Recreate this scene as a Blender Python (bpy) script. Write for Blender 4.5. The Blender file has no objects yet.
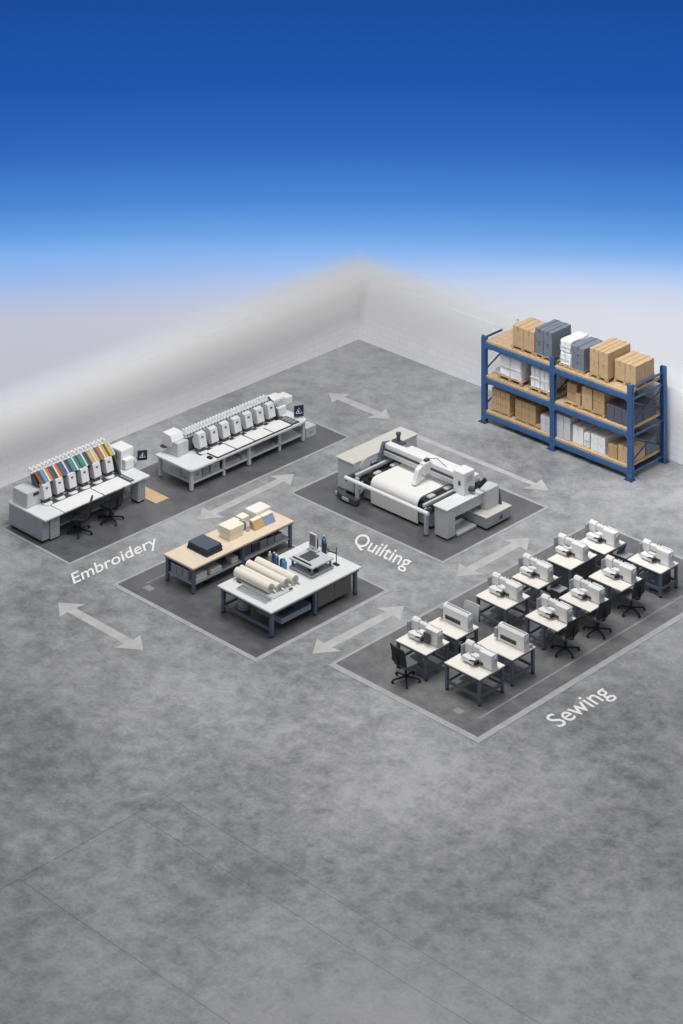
import bpy, bmesh, math, random
from mathutils import Vector, Matrix
random.seed(7)
SC = bpy.context.scene
COL = SC.collection
PI = math.pi

# ------------------------------------------------------------------ camera (view camera with a shifted lens, held level)
cam_data = bpy.data.cameras.new('camera')
cam_data.sensor_fit = 'AUTO'; cam_data.sensor_width = 36.0
cam_data.lens = 2486.6 / 1024 * 36.0
cam_data.shift_x = 0.0
cam_data.shift_y = -1167.08 / 1024
cam_data.clip_start = 1.0; cam_data.clip_end = 600.0
cam = bpy.data.objects.new('camera', cam_data); COL.objects.link(cam)
cam.location = (69.233, -72.164, 40.0)
cam.rotation_euler = (PI / 2, 0, math.radians(134.2062 - 90))
SC.camera = cam

# ------------------------------------------------------------------ sky, sun, exposure
SKY_TOP = 0.31          # brightness of the overcast zenith
LAMP = 4300.0
WALL_FILL_L, WALL_FILL_R = 350.0, 830.0
world = bpy.data.worlds.new('sky'); SC.world = world
world.use_nodes = True
wn, wl = world.node_tree.nodes, world.node_tree.links
wn.clear()
w_tc = wn.new('ShaderNodeTexCoord'); w_sep = wn.new('ShaderNodeSeparateXYZ')
wl.new(w_tc.outputs['Generated'], w_sep.inputs[0])
w_map = wn.new('ShaderNodeMapRange')
Z0, Z1 = -0.46, -0.24
w_map.inputs['From Min'].default_value = Z0; w_map.inputs['From Max'].default_value = Z1
wl.new(w_sep.outputs['Z'], w_map.inputs['Value'])
def lin(c):
    return tuple((v / 255 / 12.92 if v / 255 <= .04045 else ((v / 255 + .055) / 1.055) ** 2.4) for v in c)
def lin4(c): return (*lin(c), 1.0)
def ypos(y):
    t = (y + 655.1) / 2486.6
    return (-t / math.sqrt(1 + t * t) - Z0) / (Z1 - Z0)
def sky_ramp(stops):
    rp = wn.new('ShaderNodeValToRGB'); els = rp.color_ramp.elements
    while len(els) < len(stops): els.new(0.5)
    for e, (y, c) in zip(els, stops): e.position = max(0, min(1, ypos(y)))
    for e, (y, c) in zip(els, stops): e.color = lin4(c)
    wl.new(w_map.outputs['Result'], rp.inputs['Fac'])
    return rp
HIGH = [(250, (134, 179, 238)), (230, (106, 161, 228)), (200, (78, 136, 213)), (150, (52, 107, 190)), (85, (33, 88, 172)), (0, (27, 76, 156))]
ramp_w = sky_ramp([(440, (192, 194, 201)), (360, (193, 194, 205)), (315, (194, 197, 212)), (290, (176, 192, 226)), (268, (150, 184, 236))] + [(y - 0, c) for y, c in HIGH])
ramp_e = sky_ramp([(440, (220, 221, 226)), (360, (221, 222, 228)), (310, (218, 221, 230)), (285, (203, 214, 236)), (266, (170, 200, 242))] + HIGH)
w_dot = wn.new('ShaderNodeVectorMath'); w_dot.operation = 'DOT_PRODUCT'
wl.new(w_tc.outputs['Generated'], w_dot.inputs[0]); w_dot.inputs[1].default_value = (0.717, 0.697, 0)
w_az = wn.new('ShaderNodeMapRange'); w_az.interpolation_type = 'SMOOTHSTEP'
w_az.inputs['From Min'].default_value = -.12; w_az.inputs['From Max'].default_value = .12
wl.new(w_dot.outputs['Value'], w_az.inputs['Value'])
w_ramp = wn.new('ShaderNodeMix'); w_ramp.data_type = 'RGBA'
wl.new(w_az.outputs['Result'], w_ramp.inputs[0]); wl.new(ramp_w.outputs['Color'], w_ramp.inputs[6]); wl.new(ramp_e.outputs['Color'], w_ramp.inputs[7])
w_up = wn.new('ShaderNodeMapRange'); w_up.interpolation_type = 'SMOOTHSTEP'
w_up.inputs['From Min'].default_value = -0.16; w_up.inputs['From Max'].default_value = 0.30
wl.new(w_sep.outputs['Z'], w_up.inputs['Value'])
w_mix = wn.new('ShaderNodeMix'); w_mix.data_type = 'RGBA'
wl.new(w_up.outputs['Result'], w_mix.inputs[0]); wl.new(w_ramp.outputs[2], w_mix.inputs[6])
w_mix.inputs[7].default_value = (SKY_TOP * .985, SKY_TOP, SKY_TOP * 1.03, 1)
w_bg = wn.new('ShaderNodeBackground'); w_out = wn.new('ShaderNodeOutputWorld')
wl.new(w_mix.outputs[2], w_bg.inputs['Color']); wl.new(w_bg.outputs[0], w_out.inputs['Surface'])

# one broad bank of ceiling lamps high over the work zones
lamp_d = bpy.data.lights.new('ceiling_lamp_and_fill', 'AREA'); lamp_d.shape = 'SQUARE'; lamp_d.size = 13.0
lamp_d.energy = LAMP; lamp_d.color = (1, .985, .96)
lamp = bpy.data.objects.new('ceiling_lamp_and_fill', lamp_d); COL.objects.link(lamp)
lamp.location = (13.0, -13.0, 23.5)
front_fill = bpy.data.objects.new('ceiling_lamp_and_fill', lamp_d.copy()); COL.objects.link(front_fill)  # second overhead light is an unseen fill, added to brighten camera-facing sides
front_fill.data.energy = LAMP * .30; front_fill.location = (22.0, -24.0, 23.5); front_fill.rotation_euler = Vector((-.5, .5, -1)).to_track_quat('-Z', 'Y').to_euler()
# unseen fill lights added high above the floor to brighten the walls, each turned to its wall
def wall_fill(name, loc, target, length, watts, along):
    d = bpy.data.lights.new(name, 'AREA'); d.shape = 'RECTANGLE'; d.size = length; d.size_y = .8; d.energy = watts; d.color = (.93, .95, 1.0); d.spread = math.radians(75)
    o = bpy.data.objects.new(name, d); COL.objects.link(o); o.location = loc
    z = (Vector(loc) - Vector(target)).normalized(); x = Vector(along); x = (x - z * x.dot(z)).normalized(); y = z.cross(x)
    o.matrix_world = Matrix.Translation(loc) @ Matrix((x, y, z)).transposed().to_4x4()
wall_fill('wall_fill_light', (9.5, -17, 21.0), (-1.5, -17, 2.5), 20, WALL_FILL_L, (0, 1, 0))
wall_fill('wall_fill_light', (19, -9.5, 21.0), (19, 1.5, 2.5), 20, WALL_FILL_R, (1, 0, 0))

SC.view_settings.view_transform = 'Standard'; SC.view_settings.look = 'None'
SC.view_settings.exposure = 0.0; SC.view_settings.gamma = 1.0
SC.view_settings.use_curve_mapping = False
SC.cycles.use_denoising = True
SC.cycles.max_bounces = 12
SC.cycles.volume_bounces = 6
SC.cycles.volume_step_rate = .6

# ------------------------------------------------------------------ materials
def mat(name, col, rough=.5, metal=0.0, var=.06, scale=6.0, bump=0.0, spec=.5):
    m = bpy.data.materials.new(name); m.use_nodes = True
    n, l = m.node_tree.nodes, m.node_tree.links
    b = n['Principled BSDF']
    b.inputs['Roughness'].default_value = rough; b.inputs['Metallic'].default_value = metal
    b.inputs['Specular IOR Level'].default_value = spec
    tc = n.new('ShaderNodeTexCoord'); ns = n.new('ShaderNodeTexNoise')
    ns.inputs['Scale'].default_value = scale; ns.inputs['Detail'].default_value = 4
    l.new(tc.outputs['Object'], ns.inputs['Vector'])
    r = n.new('ShaderNodeValToRGB'); c = lin(col)
    r.color_ramp.elements[0].position = .3; r.color_ramp.elements[1].position = .7
    r.color_ramp.elements[0].color = (*[v * (1 - var) for v in c], 1)
    r.color_ramp.elements[1].color = (*[min(1, v * (1 + var)) for v in c], 1)
    l.new(ns.outputs['Fac'], r.inputs['Fac']); l.new(r.outputs['Color'], b.inputs['Base Color'])
    if bump:
        bp = n.new('ShaderNodeBump'); bp.inputs['Strength'].default_value = bump; bp.inputs['Distance'].default_value = .02
        l.new(ns.outputs['Fac'], bp.inputs['Height']); l.new(bp.outputs['Normal'], b.inputs['Normal'])
    return m

def concrete(name, base, contrast=1.0, joints=False, rough=(.28, .52)):
    m = bpy.data.materials.new(name); m.use_nodes = True
    n, l = m.node_tree.nodes, m.node_tree.links
    b = n['Principled BSDF']; b.inputs['Specular IOR Level'].default_value = .5
    tc = n.new('ShaderNodeTexCoord'); geo = n.new('ShaderNodeNewGeometry')
    def noise(s, d, rg=.55):
        x = n.new('ShaderNodeTexNoise'); x.inputs['Scale'].default_value = s; x.inputs['Detail'].default_value = d
        x.inputs['Roughness'].default_value = rg
        l.new(geo.outputs['Position'], x.inputs['Vector']); return x
    big, mid, fine = noise(.17, 3), noise(1.7, 9, .74), noise(9.0, 6, .78)
    def math_(op, a, bb):
        x = n.new('ShaderNodeMath'); x.operation = op
        for i, v in enumerate((a, bb)):
            if isinstance(v, (int, float)): x.inputs[i].default_value = v
            else: l.new(v, x.inputs[i])
        return x.outputs[0]
    s = math_('ADD', math_('MULTIPLY', big.outputs['Fac'], .75), math_('MULTIPLY', mid.outputs['Fac'], .85))
    s = math_('ADD', s, math_('MULTIPLY', fine.outputs['Fac'], .4))
    r = n.new('ShaderNodeValToRGB'); c = lin(base); k = .36 * contrast
    r.color_ramp.elements[0].position = .74; r.color_ramp.elements[1].position = 1.26
    mr = n.new('ShaderNodeMapRange'); mr.inputs['From Min'].default_value = .80; mr.inputs['From Max'].default_value = 1.20
    l.new(s, mr.inputs['Value'])
    r.color_ramp.elements[0].position = 0; r.color_ramp.elements[1].position = 1
    r.color_ramp.elements[0].color = (c[0] * (1 - k) * .99, c[1] * (1 - k), c[2] * (1 - k) * 1.03, 1)
    r.color_ramp.elements[1].color = (c[0] * (1 + k) * 1.02, c[1] * (1 + k), c[2] * (1 + k) * .98, 1)
    l.new(mr.outputs['Result'], r.inputs['Fac'])
    col = r.outputs['Color']
    if joints:      # saw-cut control joints across the slab
        sep = n.new('ShaderNodeSeparateXYZ'); l.new(geo.outputs['Position'], sep.inputs[0])
        def line(axis, off, period):
            q = math_('PINGPONG', math_('ADD', sep.outputs[axis], off), period / 2)
            return math_('LESS_THAN', q, .014)
        jy = math_('MAXIMUM', line('Y', 31.55, 5.1 * 20), math_('MAXIMUM', line('Y', 26.4, 200), line('Y', 27.55, 200)))
        near = math_('GREATER_THAN', sep.outputs['X'], 18.0); nearx = math_('LESS_THAN', sep.outputs['Y'], -26.0)
        lines = math_('MAXIMUM', math_('MULTIPLY', jy, near), math_('MULTIPLY', line('X', -18.0, 400), nearx))
        mx = n.new('ShaderNodeMix'); mx.data_type = 'RGBA'
        l.new(math_('MULTIPLY', lines, .6), mx.inputs[0]); l.new(col, mx.inputs[6])
        mx.inputs[7].default_value = (c[0] * .3, c[1] * .3, c[2] * .32, 1)
        col = mx.outputs[2]
    l.new(col, b.inputs['Base Color'])
    rr = n.new('ShaderNodeMapRange'); rr.inputs['From Min'].default_value = .35; rr.inputs['From Max'].default_value = .65
    rr.inputs['To Min'].default_value = rough[0]; rr.inputs['To Max'].default_value = rough[1]
    l.new(mid.outputs['Fac'], rr.inputs['Value']); l.new(rr.outputs['Result'], b.inputs['Roughness'])
    bp = n.new('ShaderNodeBump'); bp.inputs['Strength'].default_value = .08; bp.inputs['Distance'].default_value = .01
    l.new(fine.outputs['Fac'], bp.inputs['Height']); l.new(bp.outputs['Normal'], b.inputs['Normal'])
    return m

def block_wall(name, swz):
    m = bpy.data.materials.new(name); m.use_nodes = True
    n, l = m.node_tree.nodes, m.node_tree.links
    b = n['Principled BSDF']; b.inputs['Roughness'].default_value = .7
    tc = n.new('ShaderNodeTexCoord'); sep = n.new('ShaderNodeSeparateXYZ'); cmb = n.new('ShaderNodeCombineXYZ')
    l.new(tc.outputs['Object'], sep.inputs[0])
    l.new(sep.outputs[swz], cmb.inputs['X']); l.new(sep.outputs['Z'], cmb.inputs['Y'])
    br = n.new('ShaderNodeTexBrick'); br.offset = .5
    br.inputs['Scale'].default_value = 1.0; br.inputs['Brick Width'].default_value = .50; br.inputs['Row Height'].default_value = .25
    br.inputs['Mortar Size'].default_value = .012; br.inputs['Mortar Smooth'].default_value = .3
    br.inputs['Color1'].default_value = lin4((236, 236, 240)); br.inputs['Color2'].default_value = lin4((232, 232, 237))
    br.inputs['Mortar'].default_value = lin4((222, 223, 228))
    l.new(cmb.outputs[0], br.inputs['Vector']); l.new(br.outputs['Color'], b.inputs['Base Color'])
    bp = n.new('ShaderNodeBump'); bp.inputs['Strength'].default_value = .1; bp.inputs['Distance'].default_value = .01; bp.invert = True
    l.new(br.outputs['Fac'], bp.inputs['Height']); l.new(bp.outputs['Normal'], b.inputs['Normal'])
    return m

M = {
 'floor': concrete('polished_concrete', (141, 143, 146), 1.25, True),
 'mat': concrete('dark_floor_coating', (94, 95, 98), .9),
 'mat_strip': concrete('mid_floor_coating', (108, 109, 111), 1.0),
 'line': mat('line_paint', (164, 165, 167), .5, 0, .12, 3),
 'line_soft': mat('worn_line_paint', (138, 139, 141), .5, 0, .12, 3),
 'arrow': mat('arrow_paint', (178, 178, 177), .5, 0, .12, 2),
 'letter': mat('letter_paint', (232, 232, 230), .45, 0, .05, 3),
 'white': mat('white_enamel', (226, 226, 226), .35, 0, .03),
 'cream_white': mat('warm_white_laminate', (236, 231, 224), .45, 0, .03),
 'cool_white': mat('cool_white_laminate', (216, 218, 219), .4, 0, .03),
 'headgrey': mat('pale_grey_head_enamel', (210, 211, 212), .35, 0, .03),
 'panelwhite': mat('neutral_white_cloth_panel', (224, 224, 223), .7, 0, .02),
 'machine': mat('machine_white_enamel', (230, 230, 229), .3, 0, .02),
 'lgrey': mat('light_grey_enamel', (190, 193, 197), .4, 0, .04),
 'grey': mat('grey_enamel', (150, 155, 162), .42, 0, .05),
 'steel': mat('blue_grey_steel', (98, 108, 124), .4, .1, .06),
 'stone': mat('warm_grey_top', (198, 196, 189), .5, 0, .04),
 'dgrey': mat('dark_grey_plastic', (70, 73, 78), .5, 0, .08),
 'black': mat('black_plastic', (28, 30, 33), .5, 0, .1),
 'mesh': mat('charcoal_mesh_fabric', (38, 43, 46), .8, 0, .15, 40, .1),
 'seat': mat('grey_seat_fabric', (92, 97, 100), .85, 0, .1, 40, .1),
 'greychair': mat('grey_chair_fabric', (178, 181, 182), .8, 0, .08, 40, .1),
 'chrome': mat('bright_steel', (200, 202, 205), .25, .8, .05),
 'rack': mat('blue_rack_steel', (60, 98, 146), .42, .1, .1),
 'rack_dark': mat('dark_blue_steel', (48, 68, 98), .45, .1, .1),
 'deck': mat('pale_timber_deck', (186, 162, 128), .7, 0, .16, 9),
 'pallet': mat('pallet_timber', (176, 148, 112), .75, 0, .18, 9),
 'ply': mat('tan_board', (200, 174, 138), .7, 0, .06, 9),
 'bench': mat('beech_laminate', (222, 205, 183), .5, 0, .05, 5),
 'carton': mat('brown_cardboard', (188, 160, 124), .8, 0, .06, 5),
 'carton2': mat('tan_cardboard', (176, 146, 108), .8, 0, .06, 5),
 'tape': mat('carton_tape', (160, 130, 94), .5, 0, .06),
 'gcarton': mat('slate_carton', (112, 120, 132), .7, 0, .08, 5),
 'gcarton_d': mat('dark_slate_carton', (84, 88, 100), .7, 0, .08, 5),
 'gtape': mat('slate_strap', (72, 78, 88), .5, 0, .05),
 'wcarton': mat('white_carton', (228, 229, 231), .6, 0, .04, 5),
 'film': mat('white_stretch_film', (235, 236, 238), .3, 0, .03, 8, .5),
 'wtape': mat('grey_strap', (206, 208, 211), .5, 0, .05),
 'lcarton': mat('pale_grey_carton', (196, 199, 204), .65, 0, .04, 5),
 'fabric': mat('natural_canvas', (226, 220, 208), .85, 0, .04, 30, .05),
 'sheet': mat('white_quilt_cloth', (224, 222, 218), .85, 0, .03, 12, .1),
 'navy': mat('navy_cloth', (44, 50, 62), .85, 0, .08, 30, .05),
 'navy_top': mat('slate_blue_cloth', (78, 86, 100), .85, 0, .08, 30, .05),
 'cream': mat('cream_foam', (234, 226, 206), .8, 0, .04, 10),
 'tan': mat('tan_cover', (190, 160, 112), .75, 0, .05, 10),
 'bluegrey': mat('blue_grey_cover', (132, 146, 172), .75, 0, .05, 10),
 'blue': mat('blue_bottle_plastic', (46, 92, 140), .3, 0, .08),
 'navyplastic': mat('navy_bottle_plastic', (30, 46, 78), .3, 0, .08),
 'skybottle': mat('sky_blue_bottle_plastic', (70, 140, 190), .3, 0, .08),
 'greenbottle': mat('pale_green_bottle_plastic', (150, 165, 160), .3, 0, .08),
 'bin': mat('grey_bin_plastic', (150, 158, 168), .5, 0, .06),
 'drawer': mat('olive_grey_panel', (112, 110, 102), .6, 0, .05),
 'screen': mat('screen_glass', (120, 126, 124), .2, 0, .05),
 'sign': mat('navy_sign_face', (32, 40, 62), .4, 0, .05),
 'signmark': mat('sign_mark_paint', (225, 230, 240), .5, 0, .02),
}
THREADS = [mat('thread_%s' % nme, tuple(int(v * .84 + 8) for v in c), .6, 0, .08, 20) for nme, c in [
    ('brown', (120, 72, 44)), ('sky', (96, 150, 196)), ('orange', (214, 122, 52)), ('charcoal', (52, 54, 60)), ('coral', (206, 104, 54)),
    ('blue', (40, 84, 140)), ('slate', (60, 72, 92)), ('teal', (30, 146, 138)), ('sea_green', (44, 120, 104)), ('emerald', (34, 140, 112)),
    ('dark_teal', (36, 82, 88)), ('mustard', (206, 176, 84)), ('pale_gold', (210, 186, 120)), ('rust', (176, 104, 66)), ('gold', (220, 170, 40)), ('yellow', (222, 184, 62))]]

# ------------------------------------------------------------------ mesh helpers
class MB:
    def __init__(s): s.bm = bmesh.new()
    def box(s, x0, x1, y0, y1, z0, z1, bev=0.0, mx=None):
        r = bmesh.ops.create_cube(s.bm, size=1.0)
        vs = r['verts']
        T = Matrix.Translation(((x0 + x1) / 2, (y0 + y1) / 2, (z0 + z1) / 2)) @ Matrix.Diagonal((abs(x1 - x0), abs(y1 - y0), abs(z1 - z0), 1))
        bmesh.ops.transform(s.bm, matrix=T, verts=vs)
        if bev:
            es = list({e for v in vs for e in v.link_edges})
            g = bmesh.ops.bevel(s.bm, geom=es, offset=bev, segments=2, affect='EDGES', profile=.6, clamp_overlap=True)
            vs = list({v for v in vs if v.is_valid} | {v for f in g['faces'] for v in f.verts})
        if mx is not None: bmesh.ops.transform(s.bm, matrix=mx, verts=vs)
        return s
    def cyl(s, p0, p1, r0, r1=None, n=14, caps=True):
        p0, p1 = Vector(p0), Vector(p1); d = p1 - p0
        g = bmesh.ops.create_cone(s.bm, cap_ends=caps, segments=n, radius1=r0, radius2=r0 if r1 is None else r1, depth=d.length)
        T = Matrix.Translation((p0 + p1) / 2) @ d.to_track_quat('Z', 'Y').to_matrix().to_4x4()
        bmesh.ops.transform(s.bm, matrix=T, verts=g['verts']); return s
    def bar(s, p0, p1, w, h=None, bev=0.0):          # rectangular bar between two points
        p0, p1 = Vector(p0), Vector(p1); d = p1 - p0; h = h or w
        T = Matrix.Translation((p0 + p1) / 2) @ d.to_track_quat('X', 'Z').to_matrix().to_4x4()
        return s.box(-d.length / 2, d.length / 2, -w / 2, w / 2, -h / 2, h / 2, bev, T)
    def tube(s, pts, r, n=8):
        pts = [Vector(p) for p in pts]; rings = []
        for i, p in enumerate(pts):
            a = pts[max(i - 1, 0)]; b = pts[min(i + 1, len(pts) - 1)]
            q = (b - a).to_track_quat('Z', 'Y')
            rings.append([s.bm.verts.new(p + q @ Vector((r * math.cos(2 * PI * k / n), r * math.sin(2 * PI * k / n), 0))) for k in range(n)])
        for A, B in zip(rings, rings[1:]):
            for k in range(n): s.bm.faces.new((A[k], A[(k + 1) % n], B[(k + 1) % n], B[k]))
        s.bm.faces.new(rings[0][::-1]); s.bm.faces.new(rings[-1]); return s
    def prism(s, prof, axis, a, b):                  # profile extruded along an axis; x:(y,z) y:(x,z) z:(x,y)
        def P(u, v, t): return {'x': (t, u, v), 'y': (u, t, v), 'z': (u, v, t)}[axis]
        A = [s.bm.verts.new(P(u, v, a)) for u, v in prof]; B = [s.bm.verts.new(P(u, v, b)) for u, v in prof]
        k = len(prof)
        s.bm.faces.new(A); s.bm.faces.new(B[::-1])
        for i in range(k): s.bm.faces.new((A[i], B[i], B[(i + 1) % k], A[(i + 1) % k]))
        return s
    def lathe(s, prof, c=(0, 0, 0), n=14):
        rings = []
        for r, z in prof:
            rings.append([s.bm.verts.new((c[0] + r * math.cos(2 * PI * k / n), c[1] + r * math.sin(2 * PI * k / n), c[2] + z)) for k in range(n)])
        for A, B in zip(rings, rings[1:]):
            for k in range(n): s.bm.faces.new((A[k], A[(k + 1) % n], B[(k + 1) % n], B[k]))
        s.bm.faces.new(rings[0][::-1]); s.bm.faces.new(rings[-1]); return s
    def sheet(s, grid, th):                          # grid of points thickened downwards along z
        top = [[s.bm.verts.new(p) for p in row] for row in grid]
        bot = [[s.bm.verts.new((p[0], p[1], p[2] - th)) for p in row] for row in grid]
        R, Cn = len(grid), len(grid[0])
        for i in range(R - 1):
            for j in range(Cn - 1):
                s.bm.faces.new((top[i][j], top[i + 1][j], top[i + 1][j + 1], top[i][j + 1]))
                s.bm.faces.new((bot[i][j], bot[i][j + 1], bot[i + 1][j + 1], bot[i + 1][j]))
        for i in range(R - 1):
            for j, f in ((0, 1), (Cn - 1, -1)):
                q = (top[i][j], bot[i][j], bot[i + 1][j], top[i + 1][j]); s.bm.faces.new(q[::f])
        for j in range(Cn - 1):
            for i, f in ((0, -1), (R - 1, 1)):
                q = (top[i][j], bot[i][j], bot[i][j + 1], top[i][j + 1]); s.bm.faces.new(q[::f])
        return s
    def build(s, name, m, parent=None, loc=None, rz=0.0, smooth=False):
        bmesh.ops.recalc_face_normals(s.bm, faces=s.bm.faces[:])
        me = bpy.data.meshes.new(name); s.bm.to_mesh(me); s.bm.free()
        if smooth:
            for p in me.polygons: p.use_smooth = True
        me.materials.append(M[m] if isinstance(m, str) else m)
        o = bpy.data.objects.new(name, me); COL.objects.link(o)
        if parent: o.parent = parent
        if loc is not None: o.location = loc
        o.rotation_euler.z = rz
        return o

def tag(o, label, cat, group=None, kind=None):
    o['label'] = label; o['category'] = cat
    if group: o['group'] = group
    if kind: o['kind'] = kind
    return o
def thing(name, label, cat, loc, rz=0.0, group=None):
    o = bpy.data.objects.new(name, None); COL.objects.link(o)
    o.empty_display_size = .2
    o.location = loc; o.rotation_euler.z = rz
    return tag(o, label, cat, group)
def struct(o): o['kind'] = 'structure'; return o
KIDS = {}
def copy_tree(o, parent=None):
    c = o.copy(); COL.objects.link(c)
    if parent: c.parent = parent
    for ch in [x for x in COL.objects if x.parent == o]: copy_tree(ch, c)
    return c
def place(proto, used, loc, rz, label, group=None):
    o = proto if not used else copy_tree(proto)
    o.location = loc; o.rotation_euler.z = rz; o['label'] = label
    if group: o['group'] = group
    return o

# ------------------------------------------------------------------ the room
WALL_H = 2.6
struct(MB().box(-.3, 62, -70, .3, -.2, 0).build('floor', 'floor'))
struct(MB().box(-.06, 0, -70, .06, 0, WALL_H).build('wall_left', block_wall('white_block_left', 'Y')))
struct(MB().box(0, 62, 0, .06, 0, WALL_H).build('wall_right', block_wall('white_block_right', 'X')))

# thin bank of pale haze drifting along the tops of the walls
HZ0, HZ1, HZ2, HZ3, HAZE = 0.8, 2.5, 2.25, 3.5, 3.4
hm = bpy.data.materials.new('pale_haze'); hm.use_nodes = True
hn, hl = hm.node_tree.nodes, hm.node_tree.links; hn.clear()
h_geo = hn.new('ShaderNodeNewGeometry'); h_sep = hn.new('ShaderNodeSeparateXYZ'); hl.new(h_geo.outputs['Position'], h_sep.inputs[0])
def h_step(a, b, c, d):
    x = hn.new('ShaderNodeMapRange'); x.interpolation_type = 'SMOOTHSTEP'
    for k, v in zip(('From Min', 'From Max', 'To Min', 'To Max'), (a, b, c, d)): x.inputs[k].default_value = v
    hl.new(h_sep.outputs['Z'], x.inputs['Value']); return x
h_a, h_b = h_step(HZ0, HZ1, 0, HAZE), h_step(HZ2, HZ3, 1, 0)
h_mul = hn.new('ShaderNodeMath'); h_mul.operation = 'MULTIPLY'
hl.new(h_a.outputs['Result'], h_mul.inputs[0]); hl.new(h_b.outputs['Result'], h_mul.inputs[1])
h_sc = hn.new('ShaderNodeVolumeScatter'); h_sc.inputs['Color'].default_value = (.67, .76, .93, 1); h_sc.inputs['Anisotropy'].default_value = 0.0
hl.new(h_mul.outputs[0], h_sc.inputs['Density'])
h_out = hn.new('ShaderNodeOutputMaterial'); hl.new(h_sc.outputs[0], h_out.inputs['Volume'])
hz = MB().prism([(-.8, -70), (.6, -70), (.6, -.22), (62, -.22), (62, .8), (-.8, .8)], 'z', HZ0, HZ3).build('haze', hm)
hz['kind'] = 'stuff'; hz['label'] = 'pale haze hanging along the tops of the white walls'; hz['category'] = 'haze'

# painted zones: dark coating with a pale border
def zone(name, label, x0, x1, y0, y1, w, z=.006, mt='mat', wb=None):
    t = thing(name, label, 'floor zone', (x0, y0, 0))
    a, b = x1 - x0, y1 - y0; wb = wb or w
    MB().box(wb, a - w, w, b - wb, 0.0, z).build('coating', mt, t)
    m = MB(); h = z + .004
    m.box(0, a, 0, w, 0, h).box(0, a, b - wb, b, 0, h).box(0, wb, w, b - wb, 0, h).box(a - w, a, w, b - wb, 0, h)
    m.build('border', 'line', t)
    return t
zone('embroidery_zone', 'dark floor area with pale border under the two embroidery machines by the long wall', 2.35, 6.0, -19.95, -6.65, .10)
zone('quilting_zone', 'dark floor area with pale border under the quilting machine', 7.5, 14.72, -11.35, -5.85, .12)
cz = zone('cutting_zone', 'dark floor area with pale border under the two cutting benches', 8.0, 14.72, -19.85, -13.85, .17, wb=.10)
sz = zone('sewing_zone', 'long dark floor area with thick pale border under the twelve sewing tables', 16.42, 22.46, -18.45, -5.55, .22, mt='mat_strip', wb=.10)
m = MB(); m.box(5.16, 5.24, 1.0, 12.6, .006, .0095).box(4.36, 4.66, .74, .98, .006, .0095)
m.build('inner_marking', 'line_soft', sz)
m = MB(); m.box(.84, 1.18, .58, .84, .006, .0095).box(.70, .76, .84, 3.2, .006, .0095)
m.build('inner_marking', 'line_soft', cz)

# painted arrows on the slab
def arrow(label, p0, p1, two=True, w=.34, hw=1.05, hl=.72):
    p0, p1 = Vector((*p0, 0)), Vector((*p1, 0)); L = (p1 - p0).length
    a = w / 2; b = hw / 2
    if two: prof = [(0, 0), (hl, -b), (hl * .93, -a), (L - hl * .93, -a), (L - hl, -b), (L, 0), (L - hl, b), (L - hl * .93, a), (hl * .93, a), (hl, b)]
    else: prof = [(0, -a), (L - hl * .93, -a), (L - hl, -b), (L, 0), (L - hl, b), (L - hl * .93, a), (0, a)]
    d = p1 - p0
    return tag(MB().prism(prof, 'z', 0, .004).build('floor_arrow', 'arrow', None, p0, math.atan2(d.y, d.x)), label, 'floor arrow', 'painted floor arrows')
arrow('pale double-headed arrow on the open floor below the word Embroidery', (7.63, -21.75), (11.73, -21.77))
arrow('pale double-headed arrow between the embroidery machines and the beech bench', (6.7, -14.86), (6.6, -10.19), w=.32)
arrow('pale double-headed arrow on the floor nearest the room corner', (2.71, -4.48), (5.98, -4.53), w=.36)
arrow('pale single-headed arrow running between the quilting machine and the storage rack', (7.3, -4.9), (13.88, -4.87), False, w=.24, hw=.95)
arrow('pale double-headed arrow between the quilting zone and the sewing zone', (15.6, -11.66), (15.61, -8.02), w=.36)
arrow('pale double-headed arrow between the cutting zone and the sewing zone', (15.6, -18.3), (15.66, -14.24), w=.36)

# painted words
def words(text, name, label, o, base_end, up, cap):
    cu = bpy.data.curves.new(name, 'FONT'); cu.body = text; cu.size = 1.0; cu.extrude = .002; cu.bevel_depth = .008; cu.bevel_resolution = 0; cu.resolution_u = 4
    tmp = bpy.data.objects.new('tmp_words', cu); COL.objects.link(tmp)
    bpy.context.view_layer.update()
    me = bpy.data.meshes.new_from_object(tmp.evaluated_get(bpy.context.evaluated_depsgraph_get()))
    bpy.data.objects.remove(tmp); bpy.data.curves.remove(cu)
    xs = [v.co.x for v in me.vertices]; x0, x1 = min(xs), max(xs)
    bv = Vector((base_end[0] - o[0], base_end[1] - o[1])); uv = Vector(up)
    for v in me.vertices:
        a = (v.co.x - x0) / (x1 - x0); b = v.co.y / .73
        p = bv * a + uv * b
        v.co = (p.x, p.y, max(0.0, (v.co.z + .010) * .3))
    me.name = name
    me.materials.append(M['letter'])
    ob = bpy.data.objects.new(name, me); COL.objects.link(ob); ob.location = (*o, 0.0)
    return tag(ob, label, 'floor lettering', 'painted zone names')
words('Embroidery', 'floor_lettering', 'white painted word Embroidery on the floor beside the embroidery zone', (7.07, -20.65), (7.04, -17.0), (-.62, .38), 0)
words('Quilting', 'floor_lettering', 'white painted word Quilting on the floor beside the quilting zone', (11.62, -12.42), (14.1, -12.42), (-.36, .78), 0)
words('Sewing', 'floor_lettering', 'white painted word Sewing on the floor beside the sewing zone', (23.62, -16.2), (23.62, -13.72), (-.72, .10), 0)

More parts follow.
